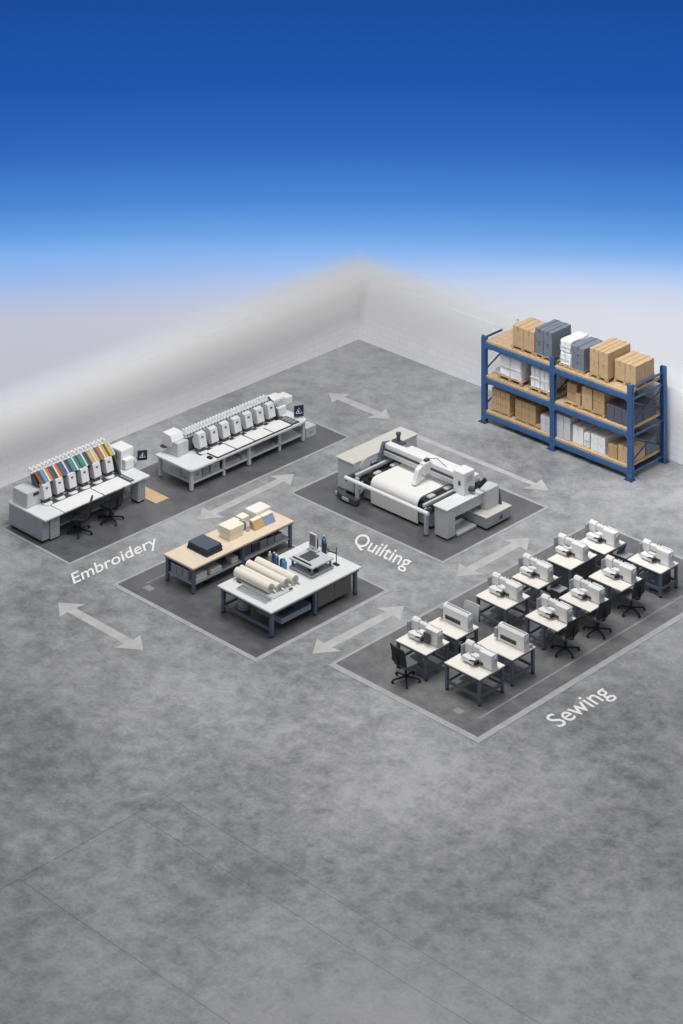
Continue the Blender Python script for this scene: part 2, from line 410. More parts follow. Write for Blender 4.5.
# ------------------------------------------------------------------ storage rack
RX = (8.62, 11.90, 15.42); RY0, RY1 = -2.27, -.27; PH = 3.32
DECK = (.45, 1.75, 3.05)
rk = thing('storage_rack', 'tall blue steel pallet rack with three timber levels loaded with cartons by the wall', 'storage rack', (0, 0, 0))
for i, x in enumerate(RX):
    for j, y in enumerate((RY0, RY1)):
        m = MB(); w = .10
        # open C-section upright with slotted face
        hp = PH + .12 if (i == 2 and j == 1) else 3.08 if j == 1 else PH - .14 if i == 0 else PH + .05
        m.box(x - w, x + w, y - .035, y + .035, 0, hp, .008)
        m.box(x - w, x - w + .03, y, y + (.13 if j == 0 else -.13), 0, hp, .005).box(x + w - .03, x + w, y, y + (.13 if j == 0 else -.13), 0, hp, .005)
        po = m.build('post', 'rack', rk)
        MB().box(x - .17, x + .17, y - .13, y + .13, 0, .025, .005).cyl((x - .13, y - .1, .025), (x - .13, y - .1, .045), .02, n=6).cyl((x + .13, y - .1, .025), (x + .13, y - .1, .045), .02, n=6).build('foot_plate', 'rack_dark', po)
        m = MB()
        for k in range(26): m.box(x - .045, x - .02, y - .04, y - .034, .25 + k * .118, .31 + k * .118).box(x + .02, x + .045, y - .04, y - .034, .25 + k * .118, .31 + k * .118)
        m.build('slot_strip', 'rack_dark', po)
for i, x in enumerate(RX):
    for z in (.22, 1.5, 2.8): MB().bar((x, RY0 + .05, z), (x, RY1 - .05, z), .05, .06).build('side_rail', 'rack', rk)
    if i != 1: MB().bar((x, RY0 + .05, 3.22 if i else 3.12), (x, RY1 - (.05 if i == 2 else .95), 3.22 if i else 3.12), .05, .06).build('side_rail', 'rack' if i == 2 else 'rack_dark', rk)
    for zl, zh in ((.62, 1.42), (1.92, 2.72)):
        m = MB().bar((x + .02, RY0 + .06, zl), (x + .02, RY1 - .06, zh), .03, .05).bar((x - .02, RY0 + .06, zh), (x - .02, RY1 - .06, zl), .03, .05)
        m.build('cross_brace', 'rack_dark', rk)
for z in DECK:
    for i in range(2):
        xa, xb = RX[i] + .1, RX[i + 1] - .1
        for y in (RY0 + .01, RY1 - .01):
            m = MB().box(xa, xb, y - .035, y + .035, z - .27, z - .08, .01)
            m.box(xa, xb, y - .045, y + .045, z - .20, z - .15, .005)
            m.box(xa - .015, xa + .05, y - .05, y + .05, z - .30, z - .05, .005).box(xb - .05, xb + .015, y - .05, y + .05, z - .30, z - .05, .005)
            m.build('beam', 'rack', rk)
        m = MB(); ny = 9; d = (RY1 - RY0 - .02) / ny
        for k in range(ny): m.box(xa - .02, xb + .02, RY0 + .01 + k * d + .006, RY0 + .01 + (k + 1) * d - .006, z - .08, z, .006)
        m.build('deck', 'deck', rk)

def pallet(x0, x1, y0, y1, z, label, h=.14):
    z += .002
    t = thing('timber_pallet', label, 'pallet', (x0, y0, z), 0, 'pallets on the rack')
    a, b = x1 - x0, y1 - y0
    m = MB(); n = 5
    for k in range(n): m.box(0, a, k * b / n + .012, (k + 1) * b / n - .012, h - .03, h, .004)
    m.build('top_boards', 'pallet', t)
    m = MB()
    for yy in (0, b / 2 - .05, b - .1): m.box(0, a, yy, yy + .1, 0, .025)
    m.build('bottom_boards', 'pallet', t)
    for xx in (0.0, a / 2 - .06, a - .12):
        for yy in (0, b / 2 - .05, b - .1): MB().box(xx, xx + .12, yy, yy + .1, .025, h - .03).build('block', 'pallet', t)
    return z + h

def carton(x0, x1, y0, y1, z0, z1, mt, tp, label, group, film=False, name=None, seed=0):
    r = random.Random(seed * 13 + int(x0 * 100)); a, b, c = x1 - x0, y1 - y0, z1 - z0
    g = .008 if not film else .022; bev = min(.022, c * .08) if not film else min(.06, c * .2)
    rz = r.uniform(-.006, .006)
    m = MB().box(g, a - g, g, b - g, 0.001, c - .002, bev)
    if film:    # wrapped load: slightly slumped edges
        bmesh.ops.subdivide_edges(m.bm, edges=m.bm.edges[:], cuts=2, use_grid_fill=True)
        for v in m.bm.verts:
            if v.co.z > .02:
                k = .018; v.co += Vector((r.uniform(-k, k), r.uniform(-k, k), r.uniform(-k, .004)))
    name = name or ('wrapped_load' if film else 'carton')
    o = m.build(name, mt, None, (x0, y0, z0), rz); tag(o, label, 'carton' if not film else 'wrapped load', group)
    m = MB(); e = .002
    if not film:
        w = .03
        m.box(a / 2 - w, a / 2 + w, g - e, b - g + e, c - .003, c + e - .002).box(a / 2 - w, a / 2 + w, g - e, g + e, c * .72, c)
        m.box(a / 2 - w, a / 2 + w, b - g - e, b - g + e, c * .72, c)
    else:
        m.box(a * .48, a * .52, -.004, .012, .02, c * .94).box(a * .02, a * .98, -.004, .012, c * .44, c * .49)
    m.build('tape' if not film else 'strap', tp, o)
    return o

ORD = ('first', 'second', 'third', 'fourth', 'fifth')
def stack(x0, x1, y0, y1, z0, z1, nx, ny, nz, mt, tp, what, where, group, film=False):
    dx, dy, dz = (x1 - x0) / nx, (y1 - y0) / ny, (z1 - z0) / nz
    for k in range(nz):
        for j in range(ny):
            if k < nz - 1 and 0 < j < ny - 1: continue
            for i in range(nx):
                bits = []
                if nz > 1: bits.append(('bottom', 'top')[k] if nz == 2 else ('bottom', 'middle', 'top')[k] if nz == 3 else ('bottom', 'second', 'third', 'top')[k])
                if ny > 1: bits.append('front' if j == 0 else 'rear' if j == ny - 1 else 'middle-depth')
                if nx > 1: bits.append(('left', 'right')[i] if nx == 2 else '%s-from-left' % ORD[i])
                pos = ' '.join(bits)
                carton(x0 + i * dx, x0 + (i + 1) * dx, y0 + j * dy, y0 + (j + 1) * dy, z0 + k * dz, z0 + (k + 1) * dz, mt, tp,
                       ('%s, %s one of %s' % (what, pos, where)) if pos else '%s %s' % (what, where), group, film, seed=i + 7 * j + 31 * k)
T, Dm, Db = DECK[2], DECK[1], DECK[0]
YF = -2.16
# top level
z = pallet(9.86, 10.95, YF, -1.05, T, 'timber pallet under the leftmost brown cartons on the top rack level')
stack(9.9, 10.94, YF + .02, -1.1, z, 3.92, 2, 1, 1, 'carton', 'tape', 'tall brown carton', 'the leftmost pair on top', 'cartons on the top level')
z = pallet(10.97, 11.78, YF, -.95, T, 'timber pallet under the slate grey cartons on the top rack level')
stack(10.97, 11.77, YF + .02, -1.0, z, 4.12, 2, 1, 2, 'gcarton', 'gtape', 'slate grey carton', 'the block left of the white load on top', 'cartons on the top level')
z = pallet(12.1, 12.66, YF, -1.0, T, 'timber pallet under the white wrapped load on the top rack level', .09)
stack(12.12, 12.64, YF + .02, -1.05, z, 4.03, 1, 1, 2, 'film', 'wtape', 'white wrapped load', 'the pair between slate cartons on top', 'white loads', True)
z = pallet(12.68, 13.26, YF, -.95, T, 'timber pallet under the narrow slate cartons right of the white load', .09)
stack(12.68, 13.26, YF + .02, -1.0, z, 3.95, 1, 1, 3, 'gcarton', 'gtape', 'slate grey carton', 'the narrow column right of the white load', 'cartons on the top level')
z = pallet(13.50, 14.34, YF, -.75, T, 'timber pallet under the tall square block of brown cartons on top')
stack(13.50, 14.34, YF + .02, -.8, z, 4.1, 2, 2, 2, 'carton', 'tape', 'brown carton', 'the tall square block on top', 'cartons on the top level')
z = pallet(14.40, 15.36, -1.87, -.72, T, 'timber pallet under the rightmost brown cartons on the top rack level')
stack(14.40, 15.36, -1.85, -.75, z, 3.85, 2, 2, 1, 'carton', 'tape', 'brown carton', 'the rightmost low block on top', 'cartons on the top level')
# middle level
carton(8.78, 9.2, YF + .3, -1.0, Dm + .003, Dm + .16, 'wcarton', 'wtape', 'flat white carton at the left end of the middle rack level', 'white loads')
z = pallet(9.22, 10.36, YF, -1.0, Dm, 'timber pallet under the wide white wrapped load on the middle level', .16)
stack(9.24, 10.3, YF + .03, -1.1, z, 2.68, 1, 1, 1, 'film', 'wtape', 'wide white wrapped load on a pallet', 'at the left of the middle level', 'white loads', True)
carton(10.42, 10.66, YF + .35, -1.1, Dm + .003, 2.4, 'gcarton', 'gtape', 'narrow slate carton between the two white loads on the middle level', 'slate cartons')
z = pallet(10.7, 11.68, YF, -1.1, Dm, 'timber pallet under the two-part white load beside the middle post', .14)
stack(10.72, 11.64, YF + .03, -1.2, z, 2.66, 2, 1, 1, 'film', 'wtape', 'white wrapped load', 'the pair left of the middle post', 'white loads', True)
carton(12.06, 12.3, -1.5, -.7, Dm + .003, 2.6, 'carton2', 'tape', 'shaded brown carton deep behind the middle post on the middle level', 'cartons on the middle level')
z = pallet(12.34, 13.1, YF, -1.2, Dm, 'timber pallet under the stepped brown cartons on the middle level', .11)
stack(12.38, 12.84, YF + .12, -1.3, z, 2.52, 1, 1, 2, 'carton2', 'tape', 'brown carton', 'the stepped stack right of the middle post', 'cartons on the middle level')
carton(12.86, 13.08, YF + .02, -1.7, z, z + .40, 'carton', 'tape', 'small brown carton standing against the stepped stack on the middle level', 'cartons on the middle level')
z = pallet(13.12, 14.2, YF, -1.2, Dm, 'timber pallet under the paired brown columns on the middle level', .11)
stack(13.14, 13.62, YF + .02, -1.3, z, 2.62, 1, 1, 2, 'carton', 'tape', 'brown carton', 'the narrow column of the middle level', 'cartons on the middle level')
stack(13.66, 14.18, YF + .02, -1.2, z, 2.66, 1, 1, 2, 'carton2', 'tape', 'brown carton', 'the column beside the dark grey cartons', 'cartons on the middle level')
stack(14.28, 15.3, YF + .02, -1.35, Dm + .003, 2.32, 3, 1, 1, 'gcarton_d', 'gtape', 'dark grey carton', 'the front row at the right of the middle level', 'dark grey cartons')
stack(14.36, 15.3, -1.33, -.55, Dm + .003, 2.26, 2, 1, 1, 'gcarton_d', 'gtape', 'dark grey carton', 'the rear row on the middle level', 'dark grey cartons')
# bottom level
z = pallet(8.86, 9.78, YF, -1.2, Db, 'timber pallet under the leftmost small brown cartons on the bottom level', .1)
stack(8.88, 9.76, YF + .02, -1.25, z, 1.33, 4, 2, 3, 'carton', 'tape', 'small brown carton', 'the leftmost block below', 'cartons on the bottom level')
z = pallet(10.0, 11.2, YF, -1.2, Db, 'timber pallet under the wide block of brown cartons on the bottom level', .1)
stack(10.02, 11.0, YF + .02, -1.15, z, 1.24, 3, 2, 3, 'carton2', 'tape', 'brown carton', 'the three-wide block below', 'cartons on the bottom level')
stack(11.22, 11.76, YF + .02, -1.5, Db + .003, 1.02, 2, 1, 2, 'lcarton', 'wtape', 'pale grey carton', 'the pair left of the middle post below', 'pale grey cartons')
stack(11.98, 12.62, YF + .02, -1.1, Db + .003, 1.28, 2, 1, 4, 'lcarton', 'wtape', 'pale grey carton', 'the tall block right of the middle post', 'pale grey cartons')
carton(12.7, 13.2, YF + .05, -1.1, Db + .003, 1.08, 'wcarton', 'wtape', 'white carton beside the tall pale grey block on the bottom level', 'white loads')
carton(13.22, 13.5, YF + .02, -1.3, Db + .003, 1.0, 'film', 'wtape', 'narrow white wrapped load in the middle of the right bottom bay', 'white loads', True)
stack(13.56, 14.2, YF + .02, -1.1, Db + .003, 1.04, 2, 1, 2, 'wcarton', 'wtape', 'white carton', 'the square block beside the bottom brown cartons', 'white loads')
carton(14.34, 14.76, YF + .02, -1.4, Db + .003, .92, 'carton2', 'tape', 'brown carton, left of the two at the right end of the bottom level', 'cartons on the bottom level')
carton(14.78, 15.3, YF + .02, -1.2, Db + .003, 1.02, 'carton', 'tape', 'brown carton, right of the two at the right end of the bottom level', 'cartons on the bottom level')
carton(14.5, 15.3, -1.15, -.55, Db + .003, .98, 'gcarton', 'gtape', 'slate carton behind the brown cartons at the right bottom end', 'slate cartons')

# ------------------------------------------------------------------ multi-head embroidery machines
def logo_panel(parent, name, x, y, z, w=.42, h=.44, post=None, rz=0.0):
    """dark operator panel with a white triangular mark, facing the front of the machine"""
    f = Matrix.Translation((x, y, z)) @ Matrix.Rotation(rz, 4, 'Z')
    m = MB().box(-.025, .025, -w / 2, w / 2, 0, h, .008, f)
    o = m.build(name, 'sign', parent)
    m = MB()
    def pt(u, v): return f @ Vector((.028, u, v))
    c, R = h * .5, h * .34
    P = [pt(R * math.sin(a), c + R * math.cos(a)) for a in (0, 2 * PI / 3, 4 * PI / 3)]
    for i in range(3):
        m.bar(P[i], P[(i + 1) % 3], .05, .006)
    m.cyl(pt(0, c) + Vector((-.004, 0, 0)), pt(0, c) + Vector((.004, 0, 0)), .045, n=12)
    m.build('panel_mark', 'signmark', o)
    if post: MB().tube(post, .022).build('panel_arm', 'grey', parent)
    return o

def head_assembly(parent, x, y, z, w, h, threads, mats, k):
    """one embroidery head: needle case, thread tension box, foot and needle plate"""
    hw = w / 2
    prof = [(x + .20, z + .16), (x + .27, z + .22), (x + .16, z + h), (x - .02, z + h + .02), (x - .18, z + h * .55), (x - .18, z + .35), (x - .02, z + .16)]
    hd = MB().prism(prof, 'y', y - hw, y + hw).build('head', 'headgrey', parent)
    m = MB().box(x - .05, x + .22, y - .13, y + .13, z + .06, z + .17, .01).cyl((x + .17, y, z + .01), (x + .17, y, z + .1), .012)
    for q in range(-2, 3): m.cyl((x + .22, y + q * .055, z + .03), (x + .22, y + q * .055, z + .16), .008, n=6)
    m.build('needle_bar', 'dgrey', hd)
    MB().box(x + .175, x + .215, y - hw * .3, y + hw * .25, z + h * .80, z + h * .86, .004).build('tension_plate', 'dgrey', hd)
    m = MB().lathe([(.005, .0), (.17, .0), (.18, .02), (.17, .045), (.10, .05), (.005, .05)], (x + .22, y, z + .005), 18)
    m.build('hoop_plate', 'white', hd)
    MB().box(x - .16, x + .16, y + hw + .005, y + hw + .12, z + .12, z + h * .52, .02).cyl((x + .16, y + hw + .06, z + .26), (x + .20, y + hw + .06, z + .26), .05, n=12).build('head_motor', 'black', hd)
    return hd

def thread_rail(parent, x, z, y0, y1, n, lean=.1):
    m = MB().box(x - .16, x + .10, y0, y1, z, z + .035, .005)
    m.box(x - .03, x + .0, y0, y1, z + .13, z + .15)
    for yy in (y0 + .02, (y0 + y1) / 2, y1 - .02): m.bar((x - .015, yy, z), (x - .015, yy, z + .14), .025)
    rl = m.build('thread_rail', 'white', parent)
    for k in range(n):
        yy = y0 + (k + .5) * (y1 - y0) / n
        for xx in (x - .10, x + .05):
            MB().lathe([(.06, 0), (.058, .01), (.04, .10), (.015, .11)], (xx, yy, z + .036), 8).build('thread_cone', 'white', rl)
    m = MB()
    for k in range(n):
        yy = y0 + (k + .5) * (y1 - y0) / n
        m.box(x + .10, x + .12, yy - .03, yy + .03, z - .06, z + .0)
    m.build('guide_strip', 'dgrey', rl)
    return rl

# machine with coloured thread panels
em = thing('embroidery_machine', 'six-head embroidery machine with a row of coloured thread panels and two chairs', 'embroidery machine', (0, 0, .011))
b = MB().box(2.5, 4.30, -19.70, -19.42, .10, .80, .02).build('end_cabinet', 'grey', em)
MB().box(2.6, 4.2, -19.66, -19.46, 0, .10).build('plinth', 'black', b)
c = MB().box(3.9, 4.32, -19.36, -18.98, .06, .78, .015).build('drawer_cabinet', 'lgrey', em)
m = MB()
for k in range(7): m.box(4.32, 4.332, -19.33, -19.01, .12 + k * .09, .18 + k * .09, .003)
m.build('louvre', 'grey', c)
for xx in (3.95, 4.27):
    for yy in (-19.31, -19.03): MB().cyl((xx, yy, 0), (xx, yy, .06), .03).build('caster', 'black', c)
MB().box(2.45, 4.46, -19.72, -15.08, .80, .86, .015).build('tabletop', 'cool_white', em)
c = MB().box(3.95, 4.38, -15.55, -15.22, .06, .78, .015).build('drawer_cabinet', 'lgrey', em)
MB().box(3.98, 4.35, -15.52, -15.25, 0, .06).build('plinth', 'black', c)
m = MB()
for k in range(3): m.box(4.38, 4.39, -15.53 + k * .105, -15.45 + k * .105, .12, .74, .003)
m.build('louvre', 'grey', c)
m = MB().box(2.55, 2.65, -15.3, -15.2, 0, .8).box(2.55, 2.65, -18.0, -17.9, 0, .8)
m.build('rear_leg', 'steel', em)
MB().box(2.6, 4.1, -18.9, -15.6, .24, .28, .006).build('lower_shelf', 'grey', em)
MB().box(2.6, 2.64, -19.4, -15.6, .28, .78).build('back_panel', 'steel', em)
MB().box(2.62, 3.38, -19.62, -18.98, .86, 1.36, .025).build('control_box', 'lgrey', em)
m = MB().box(3.381, 3.395, -19.35, -19.12, 1.2, 1.3, .004); m.build('control_badge', 'black', em)
# rear beam that carries the heads
MB().box(2.85, 3.22, -18.95, -15.45, 1.0, 1.42, .02).build('head_beam', 'dgrey', em)
MB().box(2.9, 3.15, -18.95, -18.75, .86, 1.0).box(2.9, 3.15, -15.7, -15.5, .86, 1.0).build('beam_foot', 'dgrey', em)
HY = [-18.90 + .548 * i for i in range(6)]
for i, y in enumerate(HY):
    hd = head_assembly(em, 3.36, y, .86, .31, .64, None, None, i)
NT = 16
for k in range(NT):
    y = -19.10 + k * (3.28 / NT); w = 3.28 / NT
    pn = MB().prism([(3.42, 1.48), (3.45, 1.50), (3.07, 1.80), (3.04, 1.78)], 'y', y + .035, y + w - .035).build('thread_panel', THREADS[k], em)
    MB().prism([(3.40, 1.46), (3.47, 1.51), (3.09, 1.82), (3.02, 1.78)], 'y', y + w - .033, y + w + .033).build('panel_divider', 'lgrey' if k % 2 else 'dgrey', pn)
MB().prism([(3.0, 1.40), (3.38, 1.40), (3.0, 1.74), (2.9, 1.74)], 'y', -19.1, -15.82).build('thread_stand', 'dgrey', em)
thread_rail(em, 2.90, 1.75, -19.14, -15.80, 20)
MB().prism([(3.0, .87), (3.7, .87), (3.35, 1.45), (2.95, 1.72)], 'y', -15.80, -15.72).build('side_plate', 'dgrey', em)
m = MB().box(2.75, 3.42, -15.5, -14.92, .87, 1.5, .04).box(3.1, 3.62, -15.46, -15.06, .87, 1.22, .05)
m.build('motor_box', 'white', em)
MB().cyl((3.50, -15.06, 1.02), (3.50, -14.99, 1.02), .16, n=20).build('handwheel', 'lgrey', em)
MB().box(3.45, 3.68, -19.0, -15.7, .861, .875).build('needle_track', 'dgrey', em)
for ya, yb in ((-18.92, -17.22), (-17.18, -15.98)):
    fp = MB().box(3.78, 4.52, ya, yb, .862, .895, .004).build('fabric_table', 'panelwhite', em)
    MB().box(3.74, 3.78, ya, yb, .862, .90).box(3.78, 4.52, yb, yb + .03, .862, .90).build('frame_bar', 'dgrey', fp)
m = MB().box(3.72, 4.38, -15.92, -15.72, .861, .885, .004)
fr = m.build('frame_clamp', 'dgrey', em)
m = MB()
for k in range(4): m.box(3.80 + k * .14, 3.90 + k * .14, -15.87, -15.77, .885, .892)
m.build('clamp_window', 'grey', fr)
logo_panel(em, 'operator_panel', 3.42, -14.52, .88, .34, .34, [(3.40, -14.5, .95), (3.2, -14.65, .93), (3.15, -14.95, .95)], -.6)

# machine on an open table
em2 = thing('embroidery_machine', 'seven-head white embroidery machine on an open table with storage shelf below', 'embroidery machine', (0, 0, .011))
pr = [(3.27, -13.80), (4.95, -13.80), (5.05, -13.77), (5.12, -13.68), (5.15, -13.55), (5.15, -8.25), (5.10, -8.08), (4.98, -7.98), (3.27, -7.98)]
MB().prism(pr, 'z', .74, .80).build('tabletop', 'cool_white', em2)
for x in (3.36, 4.98):
    for y in (-13.62, -10.85 if x > 4 else -10.8, -8.12):
        lg = MB().box(x - .06, x + .06, y - .06, y + .06, .03, .74, .01).build('leg', 'lgrey', em2)
        MB().cyl((x, y, 0), (x, y, .03), .06).build('foot', 'dgrey', lg)
MB().box(3.34, 5.0, -13.6, -8.14, .22, .26, .006).build('lower_shelf', 'lgrey', em2)
m = MB().box(3.4, 4.96, -13.64, -13.6, .66, .74).box(3.4, 4.96, -8.14, -8.1, .66, .74).box(5.0, 5.03, -13.6, -8.14, .66, .74)
m.build('apron', 'lgrey', em2)
for y in (-12.05, -9.3): MB().box(3.4, 4.96, y - .02, y + .02, .26, .74).build('divider', 'steel', em2)
for y in (-12.05, -9.3): MB().box(4.92, 5.0, y - .05, y + .05, .02, .74, .008).build('mid_leg', 'lgrey', em2)
MB().box(3.42, 4.05, -13.42, -12.9, .80, 1.28, .03).build('control_box', 'lgrey', em2)
m = MB().prism([(3.30, 1.1), (3.75, 1.1), (3.85, 1.3), (3.75, 1.5), (3.34, 1.52)], 'y', -13.5, -12.95); m.build('control_cover', 'white', em2)
MB().box(3.28, 3.5, -13.56, -13.46, 1.0, 1.06).build('side_bracket', 'dgrey', em2)
MB().box(3.68, 4.0, -12.85, -8.86, .9, 1.30, .02).build('head_beam', 'dgrey', em2)
MB().box(3.7, 3.95, -12.75, -12.55, .80, .92).box(3.7, 3.95, -9.1, -8.9, .80, .92).build('beam_foot', 'dgrey', em2)
for i in range(7): head_assembly(em2, 4.16, -12.52 + .565 * i, .80, .33, .66, None, None, i)
thread_rail(em2, 3.84, 1.42, -12.95, -8.86, 28)
m = MB().box(3.72, 3.96, -12.95, -8.86, 1.30, 1.42, .01); m.build('rail_support', 'lgrey', em2)
MB().prism([(3.85, .81), (4.5, .81), (4.12, 1.35), (3.85, 1.5)], 'y', -8.84, -8.76).build('side_plate', 'dgrey', em2)
m = MB().box(3.5, 4.0, -8.66, -8.10, .86, 1.36, .05).box(3.62, 4.12, -8.12, -7.80, 1.05, 1.32, .03).box(3.85, 4.2, -8.6, -8.2, .80, 1.1, .03)
m.build('motor_box', 'white', em2)
MB().cyl((4.02, -8.4, 1.18), (4.10, -8.4, 1.18), .17, n=20).build('handwheel', 'lgrey', em2)
MB().box(4.24, 4.50, -12.75, -8.5, .801, .82).build('needle_track', 'dgrey', em2)
for i in range(4):
    ya = -12.48 + i * .925
    fp = MB().box(4.44, 5.06, ya + .03, ya + .90, .812, .842, .004).build('fabric_panel', 'panelwhite', em2)
    MB().box(4.40, 5.10, ya, ya + .03, .80, .835).box(4.40, 5.10, ya + .90, ya + .925, .80, .835).box(4.40, 4.44, ya, ya + .92, .80, .835).box(5.06, 5.10, ya, ya + .92, .80, .83).build('frame_border', 'black', fp)
fr = MB().box(4.36, 5.08, -8.74, -8.38, .801, .825, .004).build('frame_clamp', 'dgrey', em2)
m = MB()
for k in range(4): m.box(4.44 + k * .15, 4.53 + k * .15, -8.69, -8.43, .825, .831)
m.build('clamp_window', 'grey', fr)
MB().box(4.78, 4.98, -12.72, -12.58, .801, .85, .01).build('clamp_lever', 'black', em2)
logo_panel(em2, 'operator_panel', 4.80, -8.16, .86, .36, .40, [(4.8, -8.16, .80), (4.8, -8.16, .9)], -.5)
# things on the shelf under that machine
def shelf_box(name, x0, x1, y0, y1, z0, z1, mt, label, cat, group=None, lip=True):
    a, b, c = x1 - x0, y1 - y0, z1 - z0
    o = MB().box(0, a, 0, b, .001, c, .012).build(name, mt, None, (x0, y0, z0)); tag(o, label, cat, group)
    if lip: MB().box(-.006, a + .006, -.006, b + .006, c * .78, c * .84, .002).box(a, a + .005, b * .3, b * .7, c * .3, c * .6).build('lid_edge', 'grey', o)
    return o
for i, (ya, w, h, mt, lb) in enumerate([(-13.45, .42, .36, 'lgrey', 'pale grey storage box at the near end of the shelf under the white embroidery machine'),
        (-12.98, .30, .40, 'grey', 'mid grey storage box second along the shelf under the white embroidery machine'),
        (-12.58, .40, .34, 'lgrey', 'pale grey storage box beside the shelf divider under the white embroidery machine')]):
    shelf_box('storage_box', 4.3, 4.88, ya, ya + w, .273, .273 + h, mt, lb, 'box', 'boxes under the white embroidery machine')
for i, (ya, w, h, mt, lb) in enumerate([(-11.9, .7, .10, 'lgrey', 'flat pale folder stack in the second bay under the white embroidery machine'),
        (-11.1, .6, .13, 'lgrey', 'flat pale folder stack in the middle bay under the white embroidery machine')]):
    shelf_box('folder_stack', 4.25, 4.9, ya, ya + w, .273, .273 + h, mt, lb, 'folder stack', 'folders under the white embroidery machine')
shelf_box('floor_crate', 3.95, 4.9, -7.86, -7.36, 0, .36, 'lgrey', 'light grey crate on the floor at the far end of the white embroidery machine', 'crate')
o = MB().box(0, 1.28, 0, .6, .0, .025, .006).build('floor_board', 'ply', None, (3.55, -15.14, .007)); tag(o, 'tan board lying flat on the floor beside the colourful embroidery machine', 'board')

# ------------------------------------------------------------------ office chairs
def make_chair(name, label, back_mat, seat_mat):
    t = thing(name, label, 'chair', (0, 0, 0))          # faces local +x
    m = MB().box(-.23, .25, -.24, .24, .44, .51, .03)
    m.build('seat', seat_mat, t)
    grid = []
    for i in range(7):
        v = i / 6; z = .54 + v * .50; x = -.22 - .10 * v + .03 * math.sin(v * PI)
        w = .295 - .03 * v
        grid.append([(x - .03 * (1 - (2 * j / 6 - 1) ** 2), (-1 + 2 * j / 6) * w, z) for j in range(7)])
    m = MB()
    fr = [[m.bm.verts.new(p) for p in row] for row in grid]; bk = [[m.bm.verts.new((p[0] - .035, p[1], p[2])) for p in row] for row in grid]
    for i in range(6):
        for j in range(6):
            m.bm.faces.new((fr[i][j], fr[i + 1][j], fr[i + 1][j + 1], fr[i][j + 1])); m.bm.faces.new((bk[i][j], bk[i][j + 1], bk[i + 1][j + 1], bk[i + 1][j]))
    for i in range(6):
        m.bm.faces.new((fr[i][0], bk[i][0], bk[i + 1][0], fr[i + 1][0])); m.bm.faces.new((fr[i][6], fr[i + 1][6], bk[i + 1][6], bk[i][6]))
        m.bm.faces.new((fr[0][i], fr[0][i + 1], bk[0][i + 1], bk[0][i])); m.bm.faces.new((fr[6][i], bk[6][i], bk[6][i + 1], fr[6][i + 1]))
    bo = m.build('backrest', back_mat, t)
    m = MB().tube([(.06, 0, .42), (-.2, 0, .41), (-.29, 0, .46), (-.315, 0, .62), (-.35, 0, .80)], .024)
    m.build('back_support', 'black', t)
    m = MB().cyl((0, 0, .14), (0, 0, .30), .034).cyl((0, 0, .30), (0, 0, .44), .022).box(-.12, .12, -.12, .12, .41, .44, .008)
    m.build('gas_lift', 'black', t)
    m = MB().cyl((0, 0, .09), (0, 0, .15), .055)
    bs = None
    for k in range(5):
        a = 2 * PI * k / 5 + .3; c, s_ = math.cos(a), math.sin(a)
        m.bar((.03 * c, .03 * s_, .125), (.39 * c, .39 * s_, .085), .045, .035, .006)
    bs = m.build('star_base', 'black', t)
    for k in range(5):
        a = 2 * PI * k / 5 + .3; c, s_ = math.cos(a), math.sin(a)
        p = Vector((.39 * c, .39 * s_, .034)); q = Vector((-s_, c, 0)) * .03
        MB().cyl(p - q, p + q, .034, n=12).cyl(p, p + Vector((0, 0, .05)), .012).build('caster', 'black', bs)
    for o in [x for x in COL.objects if x.parent == t or (x.parent and x.parent.parent == t)]: o.data.transform(Matrix.Scale(1.1, 4))
    return t
ch = make_chair('office_chair', 'c', 'mesh', 'seat')
G = 'office chairs at the work stations'
used = False
for x, y, deg, lb in [
    (18.70, -17.45, 84, 'dark office chair with grey seat at the near corner of the sewing zone'),
    (21.08, -12.84, 180, 'dark office chair nearest the viewer of the three along the right row of tables'),
    (21.08, -11.28, 178, 'dark office chair in the middle of the three along the right row of tables'),
    (21.05, -9.50, 182, 'dark office chair farthest from the viewer of three along the right row of tables')]:
    o = place(ch, used, (x, y, .0065), math.radians(deg), lb, G); used = True
bc = make_chair('office_chair', 'black office chair, back to the aisle, at the middle of the colourful embroidery machine', 'mesh', 'black')
bc.location = (4.62, -17.0, .0065); bc.rotation_euler.z = math.radians(184); bc['group'] = G
place(bc, True, (4.55, -18.28, .0065), math.radians(222), 'black office chair seen edge-on, nearest the end cabinet of the colourful embroidery machine', G)
gc = make_chair('office_chair', 'grey upholstered office chair between the second and third tables of the left row', 'greychair', 'seat')
gc['group'] = G; gc.location = (18.6, -14.66, .0065); gc.rotation_euler.z = math.radians(-88)

# ------------------------------------------------------------------ quilting machine
q = thing('quilting_machine', 'large white quilting machine with fabric bed, moving gantry and side cabinets', 'quilting machine', (0, 0, .0065))
lc = MB().box(8.72, 9.50, -10.15, -6.9, .22, 1.22, .03).build('side_cabinet', 'lgrey', q)
MB().box(8.66, 9.52, -10.2, -6.86, 1.22, 1.27, .015).build('cabinet_top', 'stone', lc)
MB().box(8.8, 9.4, -10.05, -7.0, 0, .22).build('plinth', 'dgrey', lc)
m = MB().cyl((9.50, -9.62, 1.02), (9.56, -9.62, 1.02), .24, n=24); m.build('round_cover', 'lgrey', lc)
m = MB().box(9.5, 9.56, -9.3, -8.0, .98, 1.1, .01).box(9.5, 9.56, -9.3, -8.0, .74, .86, .01); m.build('guide_rail', 'chrome', lc)
m = MB().box(9.5, 9.54, -9.3, -8.0, .87, .97); m.build('slot', 'dgrey', lc)
MB().box(8.66, 8.72, -10.0, -9.6, .3, .9, .01).build('side_box', 'grey', lc)
